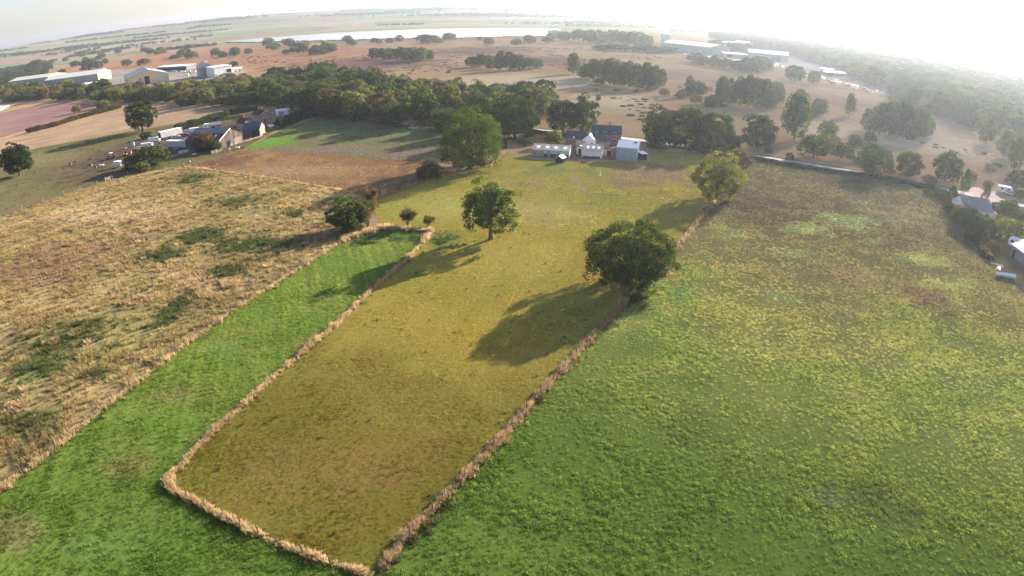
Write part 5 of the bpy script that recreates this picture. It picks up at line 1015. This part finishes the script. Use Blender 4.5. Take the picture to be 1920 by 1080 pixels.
# white crates by the curtain lorry
for i in range(4):
    p = px(338 + i * 4.4, 288.5 - i * .9); o = empty('container_crate', p, .3, label=f'white caged liquid container, {ordw(i)} from left in front of the grey lorry', cat='container', group='white containers by the lorry')
    MB().box(-.5, .5, -.5, .5, .15, 1.1).build('tank', WHITE, o, bevel=.08); MB().box(-.55, .55, -.55, .55, 0, .14).build('pallet', POSTW, o); MB().cyl((0, 0, 1.15), (0, 0, 1), .12, .1, 10).build('cap', mat('red_cap', (.5, .05, .04)), o)
    c = MB()
    for k in range(5): z = .25 + k * .2; c.tube([(-.53, -.53, z), (.53, -.53, z), (.53, .53, z), (-.53, .53, z), (-.53, -.53, z)], .015, 4)
    c.build('cage', RIM, o)
def tank(label, x, y, m, r=.75, hh=1.7):
    o = empty('water_tank', px(x, y), 0, label=label, cat='tank'); MB().tube([(0, 0, .8), (0, 0, .8 + hh * .85), (0, 0, .8 + hh)], [r, r, r * .5], 16).build('barrel', m, o); MB().cyl((0, 0, .85 + hh), (0, 0, 1), .25, .1, 10).build('lid', DARK, o)
    for sx in (-1, 1):
        for sy in (-1, 1): MB().box(sx * r * .6 - .05, sx * r * .6 + .05, sy * r * .6 - .05, sy * r * .6 + .05, 0, .8).build('leg', POSTW, o)
tank('bright blue water tank on legs at the edge of the farmyard', 250.5, 276.5, mat('blue_plastic', (.12, .42, .58), .4, .1))
def tractor(label, x, y, ang):
    o = empty('tractor', px(x, y), R(ang), label=label, cat='tractor'); red = paint('paint_red', (.35, .03, .025))
    MB().prism([(.1, -.4, .8), (1.7, -.4, .8), (1.75, -.4, 1.4), (.1, -.4, 1.6)], (0, .8, 0)).build('bonnet', red, o, bevel=.05); MB().box(-1.0, .2, -.55, .55, .75, 1.25).build('rear_frame', red, o)
    for s in (-1, 1): wheel(o, -.75, s * .8, .78, .42); wheel(o, 1.3, s * .7, .42, .26); MB().prism([(-1.5, s * .8, 1.45), (-.75, s * .8, 1.7), (0, s * .8, 1.45), (0, s * .8, 1.38), (-.75, s * .8, 1.6), (-1.5, s * .8, 1.38)], (0, s * .3, 0)).build('mudguard', red, o)
    for a in (-.95, .05):
        for s in (-.5, .5): MB().tube([(a, s, 1.25), (a, s, 2.45)], .04, 5).build('cab_post', DARK, o)
    MB().box(-1.1, .25, -.65, .65, 2.45, 2.56).build('cab_roof', WHITE, o, bevel=.03); MB().box(.02, .05, -.46, .46, 1.6, 2.4).build('windscreen', GLASS, o); MB().tube([(1.0, .25, 1.5), (1.0, .25, 2.3)], .05, 6).build('exhaust', DARK, o)
tractor('red tractor with white cab roof left of the farmyard', 208, 298, 170)
o = empty('excavator', px(236, 292.5), R(15), label='small orange digger behind the red tractor', cat='digger'); org = paint('paint_orange', (.55, .22, .03))
for s in (-1, 1): MB().prism([(-.9, s * .5, .05), (.9, s * .5, .05), (1.1, s * .5, .3), (.9, s * .5, .5), (-.9, s * .5, .5), (-1.1, s * .5, .3)], (0, s * .3, 0)).build('track', TYRE, o)
MB().box(-.9, .6, -.6, .6, .55, 1.1).build('body', org, o, bevel=.06); MB().box(-.1, .6, -.55, .05, 1.1, 2.1).build('cab', GLASS, o, bevel=.05); MB().tube([(.5, .3, 1.0), (1.4, .3, 2.3), (2.5, .3, 1.9)], [.14, .13, .1], 6).build('boom', org, o); MB().tube([(2.5, .3, 1.9), (2.9, .3, .9)], [.1, .08], 6).build('arm', org, o); MB().prism([(2.6, 0, .9), (3.1, 0, .9), (3.0, 0, .5), (2.6, 0, .55)], (0, .6, 0)).build('bucket', DARK, o)
o = empty('horse_trailer', px(222, 313.5), R(15), label='pale blue and white livestock trailer at the lower end of the horse paddock', cat='trailer')
MB().box(-1.3, 1.3, -.85, .85, .5, 2.3).build('body', mat('pale_blue_panel', (.48, .58, .64), .5, .1), o, bevel=.06); MB().box(-1.35, 1.35, -.9, .9, 2.31, 2.38).build('roof', WHITE, o); MB().box(1.31, 1.35, -.7, .7, .7, 2.0).build('ramp', mat('dark_ramp', (.06, .07, .1)), o); MB().tube([(-1.3, 0, .5), (-2.3, 0, .5)], .05, 6).build('tow_bar', DARK, o)
for s in (-1, 1): wheel(o, .2, s * .8, .32, .2)
def trough(label, x, y, ang, L=1.8, name='feed_trough'):
    o = empty(name, px(x, y), R(ang), label=label, cat='trough'); MB().prism([(-L / 2, -.35, .7), (-L / 2, .35, .7), (-L / 2, .25, .35), (-L / 2, -.25, .35)], (L, 0, 0)).build('basin', WHITE, o)
    for sx in (-1, 1):
        for sy in (-1, 1): MB().box(sx * L * .4 - .04, sx * L * .4 + .04, sy * .2 - .04, sy * .2 + .04, 0, .36).build('leg', RAILW, o)
trough('white feed trough among the horses in the muddy paddock', 191, 312, 20); trough('white feed trough on the grass below the rail fence', 364, 291.5, 15, 1.6); trough('small white trough at the head of the muddy paddock', 235, 280, 10, 1.2); trough('pale trough on the ground by the brown paddock gate', 446, 279, 5, 1.5); trough('pale trough under the largest green tree by the black horse', 846, 299.5, 8, 1.8)
def drum(label, x, y, m): o = empty('oil_drum', px(x, y), 0, label=label, cat='drum'); MB().tube([(0, 0, 0), (0, 0, .3), (0, 0, .32), (0, 0, .6), (0, 0, .62), (0, 0, .9)], [.29, .29, .31, .31, .29, .29], 12).build('shell', m, o); MB().cyl((0, 0, .91), (0, 0, 1), .26, .03, 12).build('lid', DARK, o)
for i, (x, y, nm, c) in enumerate([(434, 273, 'white', (.7, .7, .68)), (441, 271, 'cream', (.66, .6, .5)), (425, 282, 'blue', (.1, .2, .35)), (430, 281, 'pale grey', (.5, .5, .5)), (470, 262, 'grey', (.3, .3, .3)), (262, 281, 'rusty', (.25, .11, .06))]):
    drum(f'{nm} drum standing by the farmyard buildings' if i < 5 else 'rusty drum near the blue water tank', x, y, mat('drum_' + nm, c, .5))
def pallets(label, x, y, k, ang=0):
    o = empty('pallet_stack', px(x, y), R(ang), label=label, cat='pallets')
    for i in range(k):
        for j in range(5): MB().box(-.6, .6, -.5 + j * .22, -.38 + j * .22, i * .15 + .1, i * .15 + .13).build('slat', RAILW, o)
        for j in (-.5, 0, .5): MB().box(j - .05, j + .05, -.5, .5, i * .15, i * .15 + .1).build('block', POSTW, o)
pallets('stack of pale pallets in the farmyard scrap left of the long trailer', 268, 281, 5, 20); pallets('low pallet stack beside the glass roofed shed', 497, 252, 4, 30); pallets('pallet stack under the long white trailer end', 318, 270, 6, 10)
def timber_pile(label, x, y, ang, n_, m, L=3.0):
    o = empty('timber_pile', px(x, y), R(ang), label=label, cat='timber'); r_ = random.Random(n_)
    for i in range(n_): MB().box(-L / 2, L / 2, -.08, .08, 0, .07, Matrix.Translation((r_.uniform(-.3, .3), r_.uniform(-.5, .5), .08 * (i // 3))) @ Matrix.Rotation(r_.uniform(-.4, .4), 4, 'Z')).build('plank', m, o)
timber_pile('heap of pale boards among the farmyard scrap', 258, 276, 30, 12, RAILW); timber_pile('scattered planks beside the hedge of the green paddock', 553, 238, 10, 9, POSTW); timber_pile('dark boards by the end of the timber barn', 452, 278, 5, 9, mat('dark_planks', (.06, .05, .045))); timber_pile('pale planks on the bare ground at the right edge', 1868, 497, -40, 9, RAILW); timber_pile('reddish boards beside the long white trailer', 330, 266, 15, 9, mat('red_planks', (.22, .08, .05)))
# more scrap of the farmyard
def tyres(label, x, y, k):
    o = empty('tyre_stack', px(x, y), 0, label=label, cat='tyres')
    for i in range(k): MB().tube([(math.cos(t / 12 * 6.283) * .32, math.sin(t / 12 * 6.283) * .32, .12 + .23 * i) for t in range(13)], .115, 7, False).build('tyre', TYRE, o)
def crate(label, x, y, ang, w, hh, m):
    o = empty('scrap_crate', px(x, y), R(ang), label=label, cat='crate'); MB().box(-w / 2 + .04, w / 2 - .04, -w / 2 + .04, w / 2 - .04, .05, hh - .05).build('contents', DARK, o)
    for s in (-1, 1):
        for k in range(3):
            z = .05 + k * (hh - .05) / 3; MB().box(-w / 2, w / 2, s * w / 2 - .03, s * w / 2 + .03, z, z + hh * .24).build('board', m, o); MB().box(s * w / 2 - .03, s * w / 2 + .03, -w / 2 + .035, w / 2 - .035, z, z + hh * .24).build('board', m, o)
def sheet_stack(label, x, y, ang, m):
    o = empty('roofing_sheets', px(x, y), R(ang), label=label, cat='sheets'); r_ = random.Random(int(x))
    for k in range(4): MB().box(-1.3, 1.3, -.55, .55, 0, .05, Matrix.Translation((0, r_.uniform(-.1, .1), .1 + .09 * k)) @ Matrix.Rotation(r_.uniform(-.2, .2), 4, 'Z')).build('metal_sheet', m, o)
RUSTY = mat('rusty_sheet', (.2, .1, .065), .8, .4, 2); GALV = mat('galvanised_sheet', (.5, .5, .5), .5, .2, 2)
for i, (x, y) in enumerate([(226, 296), (244, 288), (263, 272), (283, 270), (299, 270), (322, 272), (347, 262), (362, 258), (378, 262), (395, 254)]):
    k = i % 4; q = f'{ordw(i)} from left in the scrap row of the farmyard'
    if k == 0: tyres('stack of old tyres, ' + q, x, y, 3)
    elif k == 1: crate('pale wooden crate, ' + q, x, y, 20 * i, 1.3, 1.1, RAILW)
    elif k == 2: sheet_stack('rusty roofing sheets, ' + q, x, y, 15 * i, RUSTY)
    else: sheet_stack('shiny roofing sheets, ' + q, x, y, 25 * i, GALV)
for i, (x, y, cn, cc, v_) in enumerate([(258, 284, 'rust_red', (.2, .06, .04), False), (330, 259, 'cream', (.5, .46, .38), False), (310, 258, 'rust_red', (.2, .06, .04), True), (384, 251, 'silver', (.45, .45, .46), False), (401, 250, 'blue', (.06, .12, .3), False)]):
    car(f'old {cn.replace("_", " ")} {"van" if v_ else "car"} dumped in the farmyard, {ordw(i)} of the wrecks', x, y, 30 * i + 10, cc, cn, v_, None, 'wrecks in the farmyard')
# poles
def pole(label, x, y, ty, arms=True):
    h_ = hpx(x, y, ty); o = empty('aerial_mast', px(x, y), 0, label=label, cat='mast'); MB().tube([(0, 0, -.2), (0, 0, h_)], [.09, .06], 6).build('mast', WHITE, o)
    for k, w_ in enumerate((.9, .6)): MB().tube([(-w_, 0, h_ - .2 - .5 * k), (w_, 0, h_ - .1 - .5 * k)], .04, 5).build('cross_arm', WHITE, o)
pole('white aerial mast rising behind the conifer hedge', 543, 217, 203); pole('thin white aerial behind the farmhouse roof', 493, 222, 199)
# white jump stand and posts in the olive field
o = empty('jump_stand', px(1125.5, 329), .2, label='small white show jump stand in the olive field below the barn', cat='jump stand'); MB().box(-.08, .08, -.08, .08, 0, 1.5).build('upright', WHITE, o)
for s in (-1, 1): MB().box(-.4, .4, s * .22 - .04, s * .22 + .04, 0, .1).build('foot', WHITE, o)
MB().tube([(.1, 0, .1), (1.6, .5, .9)], .06, 6).build('pole', mat('tan_pole', (.5, .36, .24)), o)
bm_ = MB(); rr_ = random.Random(2)
o = empty('ash_heap', px(1097, 304.5), 0, label='dark round ash heap on the grass before the white stable', cat='heap')
V = [(0, 0, .35)]; F_ = []
for ring, (r0, z0) in enumerate([(.7, .3), (1.3, .14), (1.7, .02)]):
    for j in range(14): V.append((math.cos(j / 14 * 6.283) * r0 * rr_.uniform(.9, 1.15), math.sin(j / 14 * 6.283) * r0 * rr_.uniform(.9, 1.15), z0 * rr_.uniform(.7, 1.3)))
F_ = [(0, 1 + j, 1 + (j + 1) % 14) for j in range(14)] + [(1 + k * 14 + j, 15 + k * 14 + j, 15 + k * 14 + (j + 1) % 14) for k in range(2) for j in range(14)] + [(1 + k * 14 + j, 15 + k * 14 + (j + 1) % 14, 1 + k * 14 + (j + 1) % 14) for k in range(2) for j in range(14)]
link('ash', npmesh('ash', V, F_), mat('ash', (.07, .06, .055), .95, .5, 3), o)
for i in range(6): a_ = i * 1.05; MB().box(-.12, .12, -.1, .1, 0, .16).build('stone', mat('grey_stone', (.25, .24, .22)), o, loc=(math.cos(a_) * 1.75, math.sin(a_) * 1.75, 0), rz=a_)
# right edge garden: caravans, boat, trampoline
caravan('white caravan beside the lane past the driveway', 1883, 362, -25); car('small white car just right of the lane caravan', 1895, 366, -30, (.75, .75, .74), 'white')
o = empty('covered_boat', px(1884, 521), R(-22), label='white and turquoise boat lying at the corner of the right pasture', cat='boat')
hull = MB(); st_ = [(-2.4, .15, .5), (-1.6, .75, .75), (0, .95, .8), (1.5, .85, .8), (2.3, .7, .8)]; pts_ = []
for x_, w_, z_ in st_: pts_ += [(x_, -w_, z_), (x_, -w_ * .6, .25), (x_, 0, .12), (x_, w_ * .6, .25), (x_, w_, z_)]
fc_ = [(i * 5 + j, i * 5 + j + 1, i * 5 + j + 6, i * 5 + j + 5) for i in range(4) for j in range(4)] + [(0, 4, 3, 2, 1)[::-1], (20, 21, 22, 23, 24)]
hull.v, hull.f = pts_, fc_; hull.build('hull', mat('turquoise_hull', (.25, .5, .5), .35, .1), o)
dk = MB(); dk.v = [q for x_, w_, z_ in st_ for q in ((x_, -w_ - .03, z_ + .01), (x_, 0, z_ + .45), (x_, w_ + .03, z_ + .01))]; dk.f = [(i * 3 + j, i * 3 + j + 1, i * 3 + j + 4, i * 3 + j + 3) for i in range(4) for j in range(2)] + [(0, 2, 1), (12, 13, 14)]; dk.build('cover', WHITE, o)
for x_ in (-1.2, 1.2): MB().box(x_ - .1, x_ + .1, -.6, .6, 0, .22).build('chock', POSTW, o)
timber_pile('white poles leaning in a heap beyond the turquoise boat', 1872, 503, 40, 6, WHITE, 2.5)
o = empty('garden_dome', px(1831, 417), 0, label='small white dome tent on the bungalow lawn', cat='tent'); V = [(0, 0, 1.7)]; F_ = []
for k, (r0, z0) in enumerate([(.7, 1.5), (1.2, 1.05), (1.45, .5), (1.5, 0)]): V += [(math.cos(j / 12 * 6.283) * r0, math.sin(j / 12 * 6.283) * r0, z0) for j in range(12)]
F_ = [(0, 1 + j, 1 + (j + 1) % 12) for j in range(12)]; 
link('canopy', npmesh('canopy', V, F_ + [(1 + k * 12 + j, 13 + k * 12 + j, 13 + k * 12 + (j + 1) % 12) for k in range(3) for j in range(12)] + [(1 + k * 12 + j, 13 + k * 12 + (j + 1) % 12, 1 + k * 12 + (j + 1) % 12) for k in range(3) for j in range(12)]), WHITE, o); MB().box(-.35, .35, -1.55, -1.38, 0, 1.0).build('door_flap', mat('pale_flap', (.55, .56, .56)), o)
caravan('white touring caravan in the garden at the right edge', 1905, 465, -60, 4.5); tank('pale blue tank in the garden below the yellow-green tree', 1868, 447, mat('pale_blue_plastic', (.5, .58, .68), .4), .4, .8)
# parked rows of the two industrial sites
pk = random.Random(4)
cols = [('white', (.75, .75, .74)), ('white', (.75, .75, .74)), ('silver', (.45, .45, .46)), ('dull_white', (.66, .66, .64)), ('blue', (.06, .12, .3)), ('red', (.35, .03, .025)), ('black', (.05, .05, .06))]
spots = [(1285 + i * 11 + pk.uniform(-2, 2), 105 + i * 1.5) for i in range(10)] + [(1440 + i * 8, 122 + i * 1.9) for i in range(8)] + [(1500 + i * 9, 140 + i * 2.4) for i in range(12)] + [(1560 + i * 9.5, 153 + i * 2.6) for i in range(11)]
spots = [(x + pk.uniform(-4, 4), y + pk.uniform(-3.5, 1.5)) for x, y in spots]
for i, (x, y) in enumerate(sorted(spots)):
    k = pk.random(); cn, cc = pk.choice(cols); a_ = pk.choice([-30, 60, -25, 55])
    if k < .35: caravan(f'white caravan or cabin, vehicle {ordw(i)} from left on the right hand site', x, y, a_, 6.5, 'vehicles on the right hand site')
    else: car(f'{cn.replace("_", " ")} {"van" if k < .7 else "car"}, {ordw(i)} from left on the right hand site', x, y, a_, cc, cn, k < .7, None, 'vehicles on the right hand site')
spots = [(296, 136), (305, 137), (316, 134.5), (327, 135), (337, 135), (346, 135.5), (356, 135), (366, 136), (362, 146), (372, 148), (384, 149), (395, 150), (408, 149), (420, 148), (352, 142)]
for i, (x, y) in enumerate(sorted(spots)):
    cn, cc = pk.choice(cols); v_ = pk.random() < .6
    car(f'{cn.replace("_", " ")} {"van" if v_ else "car"}, {ordw(i)} from left in the left works yard', x, y, pk.choice([20, 110]), cc, cn, v_, None, 'vehicles in the left works yard')
car('pale car half hidden under the wood behind the green paddock', 776, 242, -15, (.4, .45, .48), 'grey_blue')

# ================================================================== horses
def horse_mesh(graze, seed):
    V = [(0, 0, 1.12), (.38, 0, 1.1), (.62, 0, 1.22), (.88, 0, 1.5), (1.02, 0, 1.72), (1.2, 0, 1.62), (1.42, 0, 1.42), (-.4, 0, 1.14), (-.68, 0, 1.18)]
    Rd = [.3, .3, .24, .16, .13, .12, .075, .3, .25]; E_ = [(0, 1), (1, 2), (2, 3), (3, 4), (4, 5), (5, 6), (0, 7), (7, 8)]
    if graze: V[3:7] = [(.95, 0, 1.05), (1.15, 0, .72), (1.25, 0, .5), (1.34, 0, .2)]
    def chain(a, pts, rd):
        for p, q in zip(pts, rd): V.append(p); Rd.append(q); E_.append((a, len(V) - 1)); a = len(V) - 1
    for s in (-1, 1):
        f = .1 * s * (1 if seed % 2 else -1)
        chain(2, [(.52, s * .17, .92), (.5 + f, s * .17, .5), (.5 + f, s * .17, .1), (.54 + f, s * .17, .03)], [.13, .07, .05, .06])
        chain(8, [(-.66, s * .18, .9), (-.56 - f, s * .18, .62), (-.74 - f, s * .18, .45), (-.7 - f, s * .18, .1), (-.66 - f, s * .18, .03)], [.17, .1, .065, .05, .06])
    for s in (-1, 1):
        hx = V[4]; chain(4, [(hx[0] - .02, s * .08, hx[2] + .17)], [.03])
    me = bpy.data.meshes.new('horse_skeleton'); me.from_pydata(V, E_, []); o = bpy.data.objects.new('horse_skeleton', me); COL.objects.link(o)
    md = o.modifiers.new('s', 'SKIN'); sk = me.skin_vertices[0].data
    for i, q in enumerate(Rd): sk[i].radius = (q * .8, q); sk[i].use_root = (i == 0)
    o.modifiers.new('u', 'SUBSURF').levels = 2
    dg = bpy.context.evaluated_depsgraph_get(); out_ = bpy.data.meshes.new_from_object(o.evaluated_get(dg)); bpy.data.objects.remove(o)
    out_.name = 'body'; out_.polygons.foreach_set('use_smooth', np.ones(len(out_.polygons), bool)); return out_
HM = {(g_, s_): horse_mesh(g_, s_) for g_ in (0, 1) for s_ in (0, 1)}
def pinto(name, c1, c2, seed, cover):
    m, nt, out = newmat(name); n1 = nz(nt, vmth(nt, 'ADD', nd(nt, 'ShaderNodeTexCoord').outputs['Object'], (seed, seed * 2.3, 0)), 1.3, 1)
    b = nd(nt, 'ShaderNodeBsdfPrincipled', {'Base Color': mixc(nt, rng(nt, n1, cover - .01, cover + .01), c1, c2), 'Roughness': .7}); nt.links.new(b.outputs[0], out.inputs[0]); return m
HB = [pinto('coat_bay', (.13, .055, .025), (.7, .66, .6), 3, .62), pinto('coat_dark_bay', (.07, .032, .02), (.7, .66, .6), 5, .66), pinto('coat_black', (.012, .011, .011), (.6, .58, .55), 2, .75), pinto('coat_pinto', (.02, .018, .018), (.8, .78, .74), 7, .52)]
def horse(label, x, y, ang, coat, graze, seed, sc=1.0):
    o = empty('horse', px(x, y), R(ang), label=label, cat='horse'); o.scale = (sc, sc, sc); me = HM[(graze, seed % 2)].copy(); link('body', me, HB[coat], o)
    hair = mat('black_hair', (.015, .012, .01), .8, .3)
    MB().tube([(-.88, 0, 1.25), (-1.0, 0, 1.0), (-.98, 0, .5)], [.05, .08, .03], 6).build('tail', hair, o)
    if graze: MB().prism([(.62, -.02, 1.46), (.95, -.02, 1.24), (1.18, -.02, .9), (1.08, -.02, .88), (.85, -.02, 1.12)], (0, .04, 0)).build('mane', hair, o)
    else: MB().prism([(.55, -.02, 1.46), (.8, -.02, 1.66), (1.0, -.02, 1.86), (.92, -.02, 1.66), (.75, -.02, 1.42)], (0, .04, 0)).build('mane', hair, o)
horse('black horse standing on the pale bare patch by the big tree', 832.5, 304, 20, 2, 0, 1, 1.1); horse('black and white horse on the grass beside the big tree', 867, 324, 15, 3, 0, 0, 1.05)
horse('brown horse grazing farthest left in the muddy paddock', 133.5, 311, 160, 1, 1, 0); horse('brown and white horse right behind the farthest left one', 142, 308, 20, 0, 0, 1); horse('pale chested brown horse standing between the two pairs', 171.5, 303.5, 10, 0, 0, 0, 1.1); horse('dark brown horse just below the pale chested one', 170.5, 313.5, 200, 1, 1, 1); horse('dark horse beside the white trough in the mud', 180.5, 317.5, 160, 1, 1, 0)
horse('bay horse at the corner where the rail fence ends', 356, 309, 100, 0, 1, 1); horse('bay horse grazing at the edge of the brown paddock', 404, 313, 190, 0, 1, 0, .9)

# ================================================================== haze
m, nt, out = newmat('haze')
HAZE_D = 0.5 / 4800
vol = nd(nt, 'ShaderNodeVolumePrincipled', {'Color': (.8, .89, 1.0), 'Density': HAZE_D, 'Anisotropy': .6})
nt.links.new(vol.outputs[0], out.inputs['Volume'])
tag(MB().box(-6500, 6500, -6500, 6500, -2.5, 175).build('haze', m), 'pale sunlit haze over the whole countryside', 'haze', kind='stuff')
